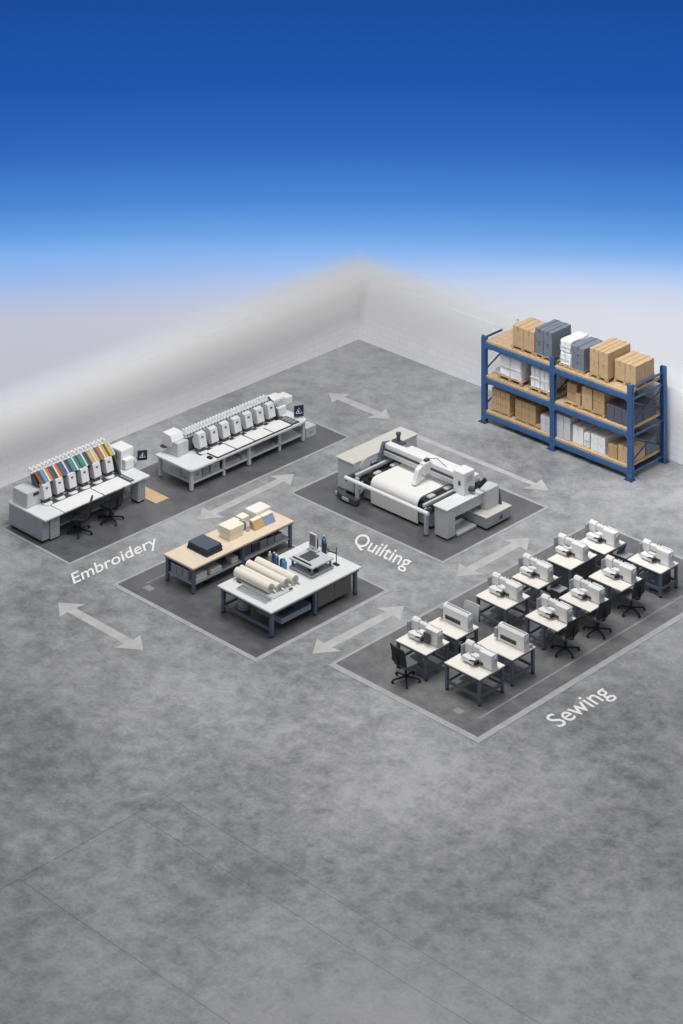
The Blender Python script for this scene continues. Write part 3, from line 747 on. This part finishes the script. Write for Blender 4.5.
# curved foot skirt on the left end
m = MB(); pts = []
for k in range(9):
    a = PI + k * PI / 2 / 8
    pts.append((9.3 + .62 * math.cos(a), -9.95 + .55 * math.sin(a)))
prof = pts + [(9.95, -10.5), (9.95, -10.3), (9.3, -10.3), (8.9, -9.95)]
m.prism(prof, 'z', .05, .22); fs = m.build('foot_skirt', 'dgrey', q)
MB().box(8.84, 9.02, -10.40, -10.30, .1, .18).build('skirt_window', 'lgrey', fs)
MB().box(9.3, 9.6, -10.53, -10.46, .09, .19).build('skirt_window', 'lgrey', fs)
# bed
MB().box(9.75, 12.9, -9.9, -7.3, .10, .60, .02).build('bed_frame', 'grey', q)
MB().box(9.62, 12.95, -10.0, -7.2, .60, .74, .02).build('bed_table', 'black', q)
for x in (9.8, 13.02):
    lg = MB().box(x - .055, x + .055, -10.34, -10.23, 0.0, .9, .01).build('front_leg', 'lgrey', q)
    MB().cyl((x, -10.29, 0), (x, -10.29, .04), .09).build('foot', 'dgrey', lg)
m = MB()
for z in (.3, .6): m.bar((9.8, -10.25, z), (9.8, -9.9, z + .1), .06)
m.bar((9.8, -10.3, .5), (10.15, -10.0, .62), .06); m.build('leg_brace', 'grey', q)
# fabric sheet: flat on the bed, rolling over the front edge and hanging
prof = []
x0, x1 = 10.22, 12.40
yz = [(-7.6, .95), (-8.4, .95), (-9.2, .955), (-9.75, .96)] + [(-9.80 - .26 * math.sin(k * PI / 12), .70 + .26 * math.cos(k * PI / 12)) for k in range(1, 7)] + [(-10.06, .5), (-10.05, .3), (-10.04, .10)]
m = MB(); th = .03
outer = yz; inner = [(y + (.03 if i > 8 else .015 if i > 4 else 0), z - (.03 if i <= 8 else 0)) for i, (y, z) in enumerate(yz)]
m.prism(outer + inner[::-1], 'x', x0, x1)
fb = m.build('fabric_sheet', 'sheet', q)
MB().box(10.22, 12.4, -9.8, -7.6, .74, .915).build('support_board', 'grey', q)
# toothed belts each side of the sheet
for xa, xb in ((9.95, 10.18), (12.44, 12.70)):
    bl = MB().box(xa, xb, -9.9, -7.4, .74, .88, .01).build('clamp_belt', 'black', q)
    for k in range(3):
        y = -9.7 + k * .85
        MB().box(xa + .03, xb - .03, y, y + .30, .88, .96, .03).build('clamp', 'lgrey', bl)
for x in (9.68, 12.86): MB().bar((x, -10.25, .92), (x, -7.4, .92), .10, .10, .01).build('side_rail', 'lgrey', q)
# front roller
m = MB().cyl((9.55, -10.62, .95), (13.42, -10.62, .95), .068, n=20); rb = m.build('front_roller', 'white', q, smooth=False)
for x in (9.62, 13.2): MB().box(x - .05, x + .05, -10.66, -10.25, .86, 1.0, .01).build('roller_bracket', 'dgrey', rb)
for z in (.4, .62): MB().bar((12.6, -9.95, z), (13.0, -10.24, z), .05).build('cross_tie', 'grey', q)
# gantry
g1 = MB().box(9.62, 13.1, -8.70, -8.40, 1.34, 1.54, .03).build('gantry_beam', 'white', q)
MB().box(9.62, 13.0, -8.73, -8.70, 1.30, 1.38).build('beam_rail', 'dgrey', g1)
MB().box(9.62, 13.0, -8.76, -8.66, 1.14, 1.30, .01).build('lower_beam', 'lgrey', g1)
MB().prism([(-9.0, .95), (-8.35, .95), (-8.35, 1.50), (-8.72, 1.58), (-8.80, 1.48)], 'x', 9.52, 9.62).build('gantry_end_plate', 'steel', q)
MB().box(9.75, 12.9, -7.75, -7.45, .95, 1.12, .04).build('rear_roller', 'white', q)
hd = MB().box(11.58, 11.80, -9.05, -8.66, 1.20, 1.60, .03).build('sewing_head', 'white', q)
MB().prism([(-8.95, 1.35), (-9.1, 1.55), (-9.3, 1.45), (-9.42, 1.12), (-9.5, 1.02), (-9.36, .98), (-9.2, 1.08), (-9.12, 1.3)], 'x', 11.60, 11.78).build('head_arm', 'white', hd)
MB().cyl((11.69, -9.42, .965), (11.69, -9.42, 1.05), .06).build('presser_foot', 'lgrey', hd)
m = MB().box(11.62, 11.76, -8.9, -8.7, 1.60, 1.68, .02).tube([(11.68, -8.8, 1.66), (11.98, -8.6, 1.72), (12.38, -8.55, 1.53)], .012); m.build('head_cap', 'dgrey', hd)
m = MB().cyl((9.9, -8.3, 1.48), (9.9, -8.3, 1.80), .07, n=12).box(9.7, 10.2, -8.44, -8.22, 1.54, 1.60).cyl((9.9, -8.3, 1.80), (9.9, -8.3, 1.87), .09, n=12); m.build('beam_motor', 'dgrey', q)
# right end
tw = MB().box(13.06, 13.56, -8.98, -8.42, 1.05, 1.80, .04).build('control_tower', 'white', q)
MB().box(13.561, 13.57, -8.85, -8.55, 1.45, 1.68, .004).build('tower_screen', 'lgrey', tw)
MB().box(13.3, 13.4, -8.99, -8.975, 1.35, 1.5).build('tower_badge', 'dgrey', tw)
m = MB().tube([(13.5, -8.75, 1.12), (13.75, -8.6, 1.25), (14.0, -8.5, 1.5)], .03).cyl((13.84, -8.56, 1.32), (14.06, -8.46, 1.60), .075, n=12)
m.build('control_lever', 'black', q)
m = MB().cyl((13.52, -8.7, 1.2), (13.72, -8.62, 1.22), .09, n=14); m.build('lever_hub', 'dgrey', q)
re_ = MB().box(13.24, 13.82, -10.12, -9.72, .06, 1.0, .02).build('end_pillar', 'lgrey', q)
MB().box(13.3, 13.76, -10.06, -9.78, 0, .06).build('plinth', 'black', re_)
MB().box(13.2, 13.84, -10.16, -8.3, 1.0, 1.05, .012).build('end_top', 'cool_white', q)
MB().box(13.5, 13.8, -9.72, -8.3, .66, 1.0, .01).build('end_beam', 'lgrey', q)
MB().box(13.2, 13.55, -8.6, -8.2, .1, 1.0, .02).build('rear_pillar', 'grey', q)
MB().box(13.2, 13.9, -9.66, -8.72, .02, .11, .015).build('foot_step', 'lgrey', q)
pf = MB().box(13.42, 14.30, -8.68, -7.4, .08, .42, .02).build('platform', 'grey', q)
MB().box(13.40, 14.32, -8.70, -7.38, .42, .46, .01).build('platform_top', 'stone', pf)
MB().box(13.5, 14.22, -8.6, -7.5, 0, .08).build('plinth', 'black', pf)
MB().box(14.301, 14.31, -8.0, -7.85, .18, .30).build('latch', 'dgrey', pf)
tb = MB().box(13.5, 13.95, -8.3, -7.62, .46, 1.12, .03).build('drive_box', 'lgrey', q)
MB().prism([(13.7, .46), (14.02, .46), (13.95, .8), (13.86, 1.0)], 'y', -7.62, -7.55).build('drive_bracket', 'dgrey', tb)

# ------------------------------------------------------------------ cutting benches
be = thing('cutting_bench', 'long beech-topped bench with a grey lower shelf in the cutting zone', 'bench', (0, 0, .0065))
MB().box(8.98, 10.40, -18.48, -13.94, .80, .86, .012).build('bench_top', 'bench', be)
MB().box(9.0, 10.38, -18.46, -13.96, .765, .80).build('edge_frame', 'steel', be)
for x in (9.07, 10.31):
    for y in (-18.38, -16.2, -14.04):
        lg = MB().box(x - .05, x + .05, y - .05, y + .05, .03, .77, .008).build('leg', 'steel', be)
        MB().cyl((x, y, 0), (x, y, .03), .055).build('foot', 'black', lg)
MB().box(9.05, 10.33, -18.40, -14.02, .26, .30, .006).build('lower_shelf', 'grey', be)
MB().box(9.06, 9.1, -18.3, -14.1, .3, .76).build('back_panel', 'steel', be)
for y in (-16.2,): MB().box(9.1, 10.2, y - .015, y + .015, .3, .765).build('divider', 'steel', be)
def block(name, x0, x1, y0, y1, z0, z1, mt, label, cat, group=None, bev=.025, rz=0, edge=None):
    a, b, c = x1 - x0, y1 - y0, z1 - z0
    o = MB().box(-a / 2, a / 2, -b / 2, b / 2, .001, c, bev).build(name, mt, None, ((x0 + x1) / 2, (y0 + y1) / 2, z0), rz); tag(o, label, cat, group)
    if edge: MB().box(-a / 2 - .003, a / 2 + .003, -b / 2 - .003, b / 2 + .003, c * .44, c * .52).build('seam', edge, o)
    return o
TB = .867
for i, (dz, mt, lb) in enumerate([(0, 'navy', 'lowest folded navy cloth in the stack on the beech bench'), (.075, 'navy', 'middle folded navy cloth in the stack on the beech bench'), (.15, 'navy_top', 'topmost folded slate blue cloth in the stack on the beech bench')]):
    block('folded_cloth', 9.22 + .01 * i, 10.18 - .03 * i, -17.68 + .02 * i, -16.98 + .02 * (i == 1), TB + dz, TB + dz + .073, mt, lb, 'folded cloth', 'navy cloths on the bench', .02, .01 * (i - 1), 'navy')
for i, lb in enumerate(['lower cream foam block in the near pile on the beech bench', 'upper cream foam block in the near pile on the beech bench']):
    block('foam_block', 9.42 - .02 * i, 9.9 + .02 * i, -16.42, -15.78 + .02 * i, TB + .19 * i, TB + .188 + .19 * i, 'cream', lb, 'foam block', 'cream foam on the bench', .02)
block('foam_block', 9.1, 9.38, -16.2, -15.45, TB, TB + .22, 'cream', 'small cream foam block lying behind the near pile on the beech bench', 'foam block', 'cream foam on the bench')
block('paper_roll_box', 9.12, 9.45, -15.42, -15.08, TB, TB + .26, 'cream_white', 'small white box between the cream foam piles on the beech bench', 'box')
for i, lb in enumerate(['lower cream foam block in the far pile on the beech bench', 'upper cream foam block in the far pile on the beech bench']):
    block('foam_block', 9.16, 9.68, -15.02, -14.32, TB + .19 * i, TB + .188 + .19 * i, 'cream' if i == 0 else 'cream_white', lb, 'foam block', 'cream foam on the bench', .02)
for (ya, yb, mt, lb) in ((-15.34, -14.87, 'tan', 'tan wedge-shaped sample book leaning on the beech bench'), (-14.86, -14.40, 'bluegrey', 'blue-grey wedge-shaped sample book leaning on the beech bench')):
    o = MB().prism([(9.70, 0.001), (10.0, 0.001), (9.84, .25), (9.72, .27)], 'y', ya, yb).build('sample_book', mt, None, (0, 0, TB)); tag(o, lb, 'sample book', 'sample books on the bench')
    MB().prism([(9.69, .26), (9.85, .245), (9.85, .262), (9.69, .277)], 'y', ya + .01, yb - .01).build('page_edge', 'cream', o)
def bottle(x, y, z, r, h, mt, cap, label, group):
    o = MB().lathe([(r * .92, 0.001), (r, .01), (r, h * .68), (r * .8, h * .78), (r * .4, h * .84), (r * .4, h * .9)], (0, 0, 0), 14).build('bottle', mt, None, (x, y, z)); tag(o, label, 'bottle', group)
    MB().lathe([(r * .46, h * .9), (r * .46, h * .97), (r * .3, h), (.004, h)], (0, 0, 0), 12).build('bottle_cap', cap, o)
    return o
bottle(9.62, -15.52, TB, .07, .30, 'dgrey', 'white', 'dark bottle between the cream foam and the tan sample book', 'bottles on the benches')
bottle(9.80, -15.50, TB, .07, .26, 'lgrey', 'white', 'white bottle between the cream foam and the tan sample book', 'bottles on the benches')
def bin_(x, y, z, a, b, c, mt, label, group):
    t = thing('storage_bin', label, 'bin', (x, y, z), 0, group)
    w = .02
    MB().box(0, a, 0, b, .001, w).box(0, w, 0, b, w, c).box(a - w, a, 0, b, w, c).box(w, a - w, 0, w, w, c).box(w, a - w, b - w, b, w, c).build('tub', mt, t)
    MB().box(-.012, a + .012, -.012, .012, c - .03, c).box(-.012, a + .012, b - .012, b + .012, c - .03, c).box(-.012, .012, 0, b, c - .03, c).box(a - .012, a + .012, 0, b, c - .03, c).build('rim', 'lgrey', t)
    return t
SH = .3075
for i, xx in enumerate((9.18, 9.46, 9.74)):
    bin_(xx, -18.34, SH, .25, .5, .32, 'bin', 'grey bin, %s of three at the near end of the bench shelf' % ('leftmost', 'middle', 'rightmost')[i], 'bins under the beech bench')
def bundle(x0, x1, y0, y1, z0, n, h, mt, label):
    t = thing('cloth_bundle', label, 'cloth bundle', ((x0 + x1) / 2, (y0 + y1) / 2, z0), 0, 'cloth bundles under the beech bench')
    a, b = (x1 - x0) / 2, (y1 - y0) / 2
    for k in range(n): MB().box(-a + .01 * (k % 2), a, -b, b - .01 * (k % 2), k * h + .001, (k + 1) * h, h * .35).build('fold', mt, t)
    return t
bundle(10.02, 10.28, -18.22, -17.75, SH, 3, .07, 'sheet', 'white cloth bundle at the near end of the bench shelf')
bundle(9.9, 10.28, -17.6, -17.1, SH, 2, .08, 'fabric', 'cream cloth bundle second along the bench shelf')
bundle(9.9, 10.25, -16.62, -16.34, SH, 2, .09, 'sheet', 'small white cloth bundle beside the middle bench leg')
for i, (ya, h, mt) in enumerate([(-15.98, .34, 'steel'), (-15.62, .30, 'dgrey'), (-15.26, .26, 'grey'), (-14.92, .22, 'bin'), (-14.56, .2, 'lgrey')]):
    bin_(9.55, ya, SH, .6, .3, h, mt, 'storage bin, %s from the middle leg in the far half of the bench shelf' % ORD[i], 'bins under the beech bench')
o = MB().cyl((0, -.1, .06), (0, .1, .06), .06, n=14).build('floor_pedal', 'dgrey', None, (10.05, -17.55, .0065)); tag(o, 'small dark foot pedal on the floor under the beech bench', 'pedal')
MB().box(-.09, .09, -.12, .12, .0005, .02).build('pedal_base', 'black', o)

wt = thing('cutting_table', 'large white-topped work table with fabric rolls and a jig in the cutting zone', 'table', (0, 0, .0065))
MB().box(11.72, 14.16, -18.66, -14.62, .80, .86, .012).build('tabletop', 'cool_white', wt)
MB().box(11.78, 14.10, -18.6, -14.68, .72, .80).build('apron', 'dgrey', wt)
for x in (11.84, 14.02):
    for y in (-18.5, -16.6, -14.78):
        lg = MB().box(x - .055, x + .055, y - .055, y + .055, .03, .76, .008).build('leg', 'steel', wt)
        MB().cyl((x, y, 0), (x, y, .03), .07).build('foot', 'black', lg)
m = MB().bar((11.84, -18.5, .22), (14.02, -18.5, .22), .07, .07).bar((11.84, -18.5, .22), (11.84, -14.78, .22), .06, .07)
m.build('stretcher', 'steel', wt)
tr = MB().box(12.9, 14.0, -18.05, -16.75, .22, .26, .008).build('tray', 'bin', wt)
MB().box(12.9, 12.93, -18.05, -16.75, .26, .42).box(13.97, 14.0, -18.05, -16.75, .26, .38).box(12.93, 13.97, -18.05, -18.02, .26, .40).box(12.93, 13.97, -16.78, -16.75, .26, .40).build('tray_wall', 'bluegrey', tr)
cb = MB().box(12.6, 13.96, -16.45, -14.9, .10, .72, .012).build('under_cabinet', 'dgrey', wt)
for i, (ya, yb) in enumerate(((-16.42, -15.68), (-15.66, -14.93))):
    d = MB().box(13.96, 13.985, ya, yb, .13, .69, .004).build('drawer_front', 'drawer', cb)
    MB().box(13.985, 14.0, (ya + yb) / 2 - .1, (ya + yb) / 2 + .1, .62, .645).build('pull', 'dgrey', d)
o = block('paper_stack', 13.2, 13.7, -17.7, -17.2, .2665, .33, 'navy_top', 'dark folded cloth in the tray under the white table', 'folded cloth')
o = MB().lathe([(.17, .001), (.2, .02), (.2, .2), (.17, .24), (.1, .26)], (0, 0, 0), 16).build('thread_tub', 'lgrey', None, (12.15, -17.9, .0065)); tag(o, 'pale round tub on the floor under the near end of the white table', 'tub')
MB().lathe([(.205, .10), (.21, .11), (.205, .12)], (0, 0, 0), 16).build('tub_band', 'grey', o)

# board and tray under the rolls
o = MB().box(-.82, .82, -.42, .42, .001, .03, .006).build('lay_board', 'lgrey', None, (12.82, -17.62, TB - .001)); tag(o, 'flat grey board under the canvas rolls on the white table', 'board')
MB().box(-.82, -.66, -.47, -.43, .001, .05).box(.76, .82, .3, .42, .03, .06).build('board_clip', 'dgrey', o)
o = MB().prism([(-.14, .001), (.14, .001), (.14, .05), (.11, .05), (.11, .028), (-.11, .028), (-.11, .05), (-.14, .05)], 'x', -.64, .64).build('metal_tray', 'chrome', None, (13.0, -18.27, TB)); tag(o, 'long shallow metal tray in front of the canvas rolls on the white table', 'tray')
MB().box(-.66, -.64, -.14, .14, .001, .05).build('end_lip', 'chrome', o)
MB().box(.64, .66, -.14, .14, .001, .05).build('end_lip', 'chrome', o)
# canvas rolls, the loose end hanging at the front end of each
def roll(y, z, r, x0, x1, label):
    t = thing('canvas_roll', label, 'fabric roll', (x0, y, z), 0, 'canvas rolls on the white table')
    L = x1 - x0; n = 40; pr = []
    # spiral section: hollow core and a loose tongue
    out = [(r * (1 + .02 * math.sin(3 * a)) * math.cos(a), r + r * math.sin(a)) for a in [2 * PI * k / 24 for k in range(24)]]
    MB().prism(out, 'x', 0, L).build('roll_body', 'fabric', t)
    m = MB()
    for rr in (.78, .52, .28):
        ring = [(L + .004, r * rr * math.cos(2 * PI * k / 20), r + r * rr * math.sin(2 * PI * k / 20)) for k in range(21)]
        m.tube(ring, .007, 5)
    m.cyl((L, 0, r), (L + .006, 0, r), r * .2, n=12)
    m.build('roll_end', 'grey', t)
    # wavy tail of cloth falling from the end
    grid = []
    for i in range(7):
        u = i / 6
        grid.append([(L - .42 + .52 * u, .09 * v + .02 * math.sin(v * 9 + u * 3), .03 + (r * 1.2) * (1 - u) ** 1.3 * (1 - .35 * v) + .018 * math.sin(v * 14)) for v in [j / 10 for j in range(11)]])
    MB().sheet([[(p[0], p[1] + r * .55, p[2] + .005) for p in row] for row in grid], .012).build('loose_end', 'sheet', t)
    return t
ZR = TB + .033
roll(-17.88, ZR, .15, 11.80, 13.34, 'thickest canvas roll, nearest the long metal tray on the white table')
roll(-17.59, ZR, .11, 11.68, 13.42, 'slim canvas roll, second from the metal tray on the white table')
roll(-17.28, ZR, .14, 11.70, 13.42, 'canvas roll, third from the metal tray on the white table')
roll(-16.92, TB, .15, 11.74, 13.46, 'canvas roll farthest from the metal tray, nearest the bottles')
for x, y, r, h, mt, cp, lb in [(11.84, -16.46, .07, .34, 'greenbottle', 'white', 'pale bottle at the left end of the row behind the canvas rolls'),
     (12.00, -16.42, .075, .36, 'navyplastic', 'lgrey', 'navy bottle with grey cap in the row behind the canvas rolls'),
     (12.15, -16.46, .075, .36, 'blue', 'white', 'blue bottle with white cap in the row behind the canvas rolls'),
     (12.32, -16.40, .07, .30, 'navyplastic', 'cream_white', 'short navy bottle with cream cap in the row behind the canvas rolls'),
     (12.50, -16.46, .085, .34, 'skybottle', 'skybottle', 'sky blue bottle at the right end of the row behind the canvas rolls'),
     (12.38, -14.90, .08, .50, 'navyplastic', 'white', 'tall navy bottle beside the upright screen on the white table'),
     (12.54, -14.70, .08, .50, 'blue', 'lgrey', 'tall blue bottle behind the jig on the white table'),
     (12.70, -14.84, .085, .46, 'navyplastic', 'skybottle', 'navy bottle with blue cap nearest the jig on the white table')]:
    bottle(x, y, TB, r, h, mt, cp, lb, 'bottles on the benches')
jg = thing('printing_jig', 'grey four-legged jig platform with a dark plate on the white table', 'jig', (0, 0, TB))
MB().box(12.56, 13.6, -16.3, -15.32, .29, .34, .01).build('platform', 'lgrey', jg)
MB().box(12.58, 13.6, -16.32, -15.32, .02, .08, .008).build('base_plate', 'grey', jg)
for x in (12.64, 13.52):
    for y in (-16.22, -15.40): MB().box(x - .03, x + .03, y - .03, y + .03, 0, .30, .005).build('leg', 'steel', jg)
MB().box(12.74, 13.2, -16.05, -15.55, .34, .352).build('plate', 'dgrey', jg)
MB().bar((12.64, -16.2, .355), (13.45, -16.2, .355), .05, .03).build('squeegee', 'black', jg)
MB().box(13.2, 13.5, -16.1, -15.9, .06, .14, .01).build('slide', 'black', jg)
sc_ = thing('upright_screen', 'upright grey tablet screen on a small base at the jig', 'screen', (12.62, -15.44, TB + .34))
MB().box(-.02, .38, -.10, .10, .001, .05, .01).build('base', 'lgrey', sc_)
MB().box(.0, .34, -.03, .01, .08, .56, .012).build('screen_body', 'cream_white', sc_)
MB().box(.04, .30, -.034, -.03, .16, .52).build('display', 'screen', sc_)
MB().box(.14, .20, -.025, .005, .04, .09).build('neck', 'dgrey', sc_)
rd = thing('rod_stand', 'thin dark rod stand at the far corner of the jig on the white table', 'stand', (13.5, -15.1, TB))
MB().box(-.12, .1, -.06, .06, .001, .03, .005).build('base', 'black', rd)
MB().cyl((0, 0, .03), (0, 0, .56), .016).build('rod', 'dgrey', rd)
MB().bar((-.36, -.02, .33), (0, 0, .38), .03).cyl((-.36, -.02, .28), (-.36, -.02, .42), .02).build('arm', 'dgrey', rd)

# ------------------------------------------------------------------ sewing tables and machines
def make_table(L, D, label, inset=0.0, panel=False):
    t = thing('sewing_table', label, 'table', (0, 0, 0))         # origin at the near left corner of the top
    MB().box(0, L, 0, D, .765, .80, .01).build('tabletop', 'cream_white', t)
    MB().box(.03, L - .03 - inset, .03, D - .03, .70, .765).build('apron', 'steel', t)
    xs = (.06, L - .06 - inset)
    for x in xs:
        for y in (.06, D - .06):
            lg = MB().box(x - .045, x + .045, y - .045, y + .045, .04, .72, .008).build('leg', 'steel', t)
            MB().lathe([(.055, 0), (.06, .01), (.05, .035), (.02, .042)], (x, y, 0), 12).build('foot', 'black', lg)
    for y in (.06, D - .06): MB().bar((xs[0] + .04, y, .24), (xs[1] - .04, y, .24), .055, .075).build('stretcher', 'steel', t)
    for x in xs: MB().bar((x, .13, .24), (x, D - .13, .24), .055, .075).build('stretcher', 'steel', t)
    MB().box(xs[0] + .18, xs[0] + .52, D * .36, D * .66, .22, .27, .01).bar((xs[0] + .35, D * .5, .25), (xs[0] + .35, D - .1, .25), .03).build('treadle', 'grey', t)
    mo = L * (.22 if inset or 'farthest table of the right' in label else .55)
    MB().cyl((mo, D * .62, .52), (mo + .26, D * .62, .52), .085, n=14).box(mo + .05, mo + .2, D * .56, D * .68, .58, .70).build('motor', 'dgrey', t)
    if panel:
        MB().box(.04, L - .04, .03, .05, .16, .72, .004).box(L - .05, L - .03, .05, D - .05, .16, .72, .004).build('modesty_panel', 'dgrey', t)
    return t
def make_machine(style):
    t = thing('sewing_machine', 'm', 'sewing machine', (0, 0, 0))       # pillar at the origin, arm towards local -x
    MB().box(-.84, .27, -.13, .13, .001, .05, .012).build('bed', 'cool_white', t)
    if style == 'long':
        p = MB().prism([(-.12, .05), (.12, .05), (.12, .46), (.07, .50), (-.07, .50), (-.12, .44)], 'x', -.78, .24).build('body', 'machine', t)
        MB().box(-.68, -.06, -.135, -.12, .10, .22, .004).build('throat', 'dgrey', t)
        MB().box(-.90, -.79, -.17, .05, .08, .36, .012).build('face_plate', 'grey', t)
        for k in range(6): MB().cyl((-.6 + k * .1, -.15, .15), (-.6 + k * .1, -.13, .15), .03, n=10).build('tension_dial', 'black', t)
        MB().box(-.7, .2, -.03, .03, .50, .515).build('top_seam', 'grey', t)
    else:
        MB().box(-.25, .25, -.17, .11, .02, .46, .035).build('pillar', 'machine', t)
        MB().box(-.20, .20, .02, .09, .46, .485, .012).build('pillar_cap', 'cool_white', t)
        MB().prism([(-.05, .27), (.10, .27), (.10, .41), (.06, .45), (-.02, .45), (-.05, .42)], 'x', -.62, -.24).build('arm', 'white', t)
        MB().prism([(-.09, .18), (.11, .18), (.11, .42), (.06, .50), (-.03, .50), (-.09, .44)], 'x', -.86, -.60).build('head', 'machine', t)
        MB().box(-.93, -.86, -.22, .0, .06, .40, .012).build('face_plate', 'grey', t)
        MB().box(-.78, -.32, -.34, -.13, .05, .19, .025).build('work_arm', 'machine', t)
        MB().box(-.56, -.30, -.20, -.13, .19, .25, .015).build('thread_guide', 'white', t)
        m = MB().cyl((-.72, -.02, .05), (-.72, -.02, .17), .014, n=8).box(-.75, -.69, -.05, .0, .05, .065); m.build('needle_bar', 'chrome', t)
        m = MB().cyl((-.29, -.30, .10), (-.29, -.16, .10), .05, n=12).box(-.31, -.25, -.24, -.13, .05, .14, .005).tube([(-.44, -.36, .16), (-.36, -.38, .20), (-.30, -.33, .17)], .022)
        m.build('tension_unit', 'black', t)
        MB().box(-.22, -.08, -.19, -.169, .06, .15, .005).build('dial_plate', 'dgrey', t)
        if style == 'tablet':
            tb_ = MB().box(-.22, .04, -.26, -.22, .06, .36, .01).build('control_screen', 'dgrey', t)
            MB().box(-.20, .02, -.266, -.26, .10, .34).build('screen_face', 'navy_top', tb_)
    MB().cyl((.24, 0, .30), (.285, 0, .30), .085, n=18).build('handwheel', 'lgrey', t)
    m = MB().cyl((-.45, .16, .02), (-.45, .16, .44), .010, n=6).bar((-.52, .16, .33), (-.38, .16, .33), .02); m.build('thread_stand', 'chrome', t)
    for xx in (-.51, -.39): MB().lathe([(.035, .34), (.035, .35), (.02, .42), (.008, .43)], (xx, .16, .0), 8).build('thread_spool', 'cream', t)
    return t
ROW = {'L': 'the left row', 'R': 'the right row'}
pos = [('L', 17.93, -17.08, 1.25, 1.06, 'tablet', 0, 'nearest table of the left row'),
       ('L', 17.97, -15.76, 1.27, 1.02, 'long', 0, 'second table of the left row'),
       ('L', 17.90, -13.36, 1.25, 1.16, 'std', 0, 'third table of the left row'),
       ('L', 17.95, -11.67, 1.10, 1.02, 'std', 0, 'fourth table of the left row'),
       ('L', 18.02, -10.0, 0.98, 1.36, 'std', 2, 'fifth table of the left row'),
       ('L', 18.00, -8.44, 1.15, 1.10, 'std', 0, 'farthest table of the left row'),
       ('R', 19.84, -17.0, 1.40, 1.15, 'std', 0, 'nearest table of the right row'),
       ('R', 19.80, -15.5, 1.42, 1.08, 'long', 0, 'second table of the right row'),
       ('R', 19.82, -13.25, 1.30, 1.0, 'std', 1, 'third table of the right row'),
       ('R', 19.86, -11.65, 1.25, 1.02, 'std', 1, 'fourth table of the right row'),
       ('R', 19.68, -9.95, 1.34, 1.08, 'std', 1, 'fifth table of the right row'),
       ('R', 19.88, -8.20, 1.34, .96, 'std', 0, 'farthest table of the right row')]
protos = {}
for row, x, y, L, D, st, kind, where in pos:
    if kind == 2: what = 'white-topped sewing table closed in with dark panels'
    elif kind == 1: what = 'white-topped sewing table with a chair pushed under it'
    else: what = 'white-topped steel-legged sewing table'
    t = make_table(L, D, '%s, %s' % (what, where), .55 if kind == 1 else 0.0, kind == 2)
    t['group'] = 'sewing tables'
    t.location = (x, y, .0065)
    new = st not in protos
    if new: protos[st] = make_machine(st)
    o = place(protos[st], not new, (x + L - .28, y + D * .5 + .16, .8065), 0, '%s on the %s' % ({'std': 'white block-pillared sewing machine', 'long': 'white long-bodied sewing machine with black dials', 'tablet': 'white sewing machine with a dark control screen'}[st], where), 'sewing machines')
# small extras at the stations
dsh = tag(MB().lathe([(.04, .001), (.09, .02), (.115, .06), (.10, .06), (.08, .03), (.005, .02)], (0, 0, 0), 18).build('bobbin_dish', 'chrome', None, (21.08, -14.55, .8065)), 'small round metal dish on the second table of the right row', 'dish')
MB().cyl((-.03, 0, .022), (-.03, 0, .05), .03, n=10).cyl((.035, .02, .022), (.035, .02, .05), .03, n=10).build('bobbin', 'dgrey', dsh)
def parts_tray(x, y, label):
    t = thing('parts_stand', label, 'parts stand', (x, y, .0065), 0, 'parts stands at the sewing tables')
    MB().box(-.2, .2, -.18, .18, .05, .62, .015).build('cabinet', 'dgrey', t)
    MB().box(-.17, .17, -.15, .15, 0, .05).build('plinth', 'black', t)
    tr = MB().box(-.22, .22, -.2, .2, .62, .65, .006).build('tray', 'grey', t)
    MB().prism([(-.2, .65), (-.14, .65), (-.02, .92), (-.06, .94)], 'y', -.18, .18).build('tray_back', 'dgrey', tr)
parts_tray(19.28, -10.95, 'dark parts stand with a sloped steel tray beside the fourth table of the left row')
parts_tray(19.42, -7.75, 'dark parts stand with a sloped steel tray beside the farthest table of the left row')
dc = thing('drawer_unit', 'dark drawer unit under the farthest table of the right row', 'drawer unit', (20.55, -7.98, .0065))
MB().box(0, .45, 0, .62, .04, .60, .012).build('carcass', 'dgrey', dc)
MB().box(.03, .42, .03, .59, 0, .04).build('plinth', 'black', dc)
for k in range(3):
    d = MB().box(.02, .43, -.018, 0.0, .07 + k * .175, .23 + k * .175, .004).build('drawer', 'steel', dc)
    MB().box(.16, .29, -.03, -.018, .16 + k * .175, .18 + k * .175).build('handle', 'lgrey', d)
o = block('carton', 19.67, 19.87, -8.05, -7.55, .0065, .50, 'carton2', 'brown carton on the floor at the left of the farthest right-row table', 'carton', None, .012, 0, 'tape')
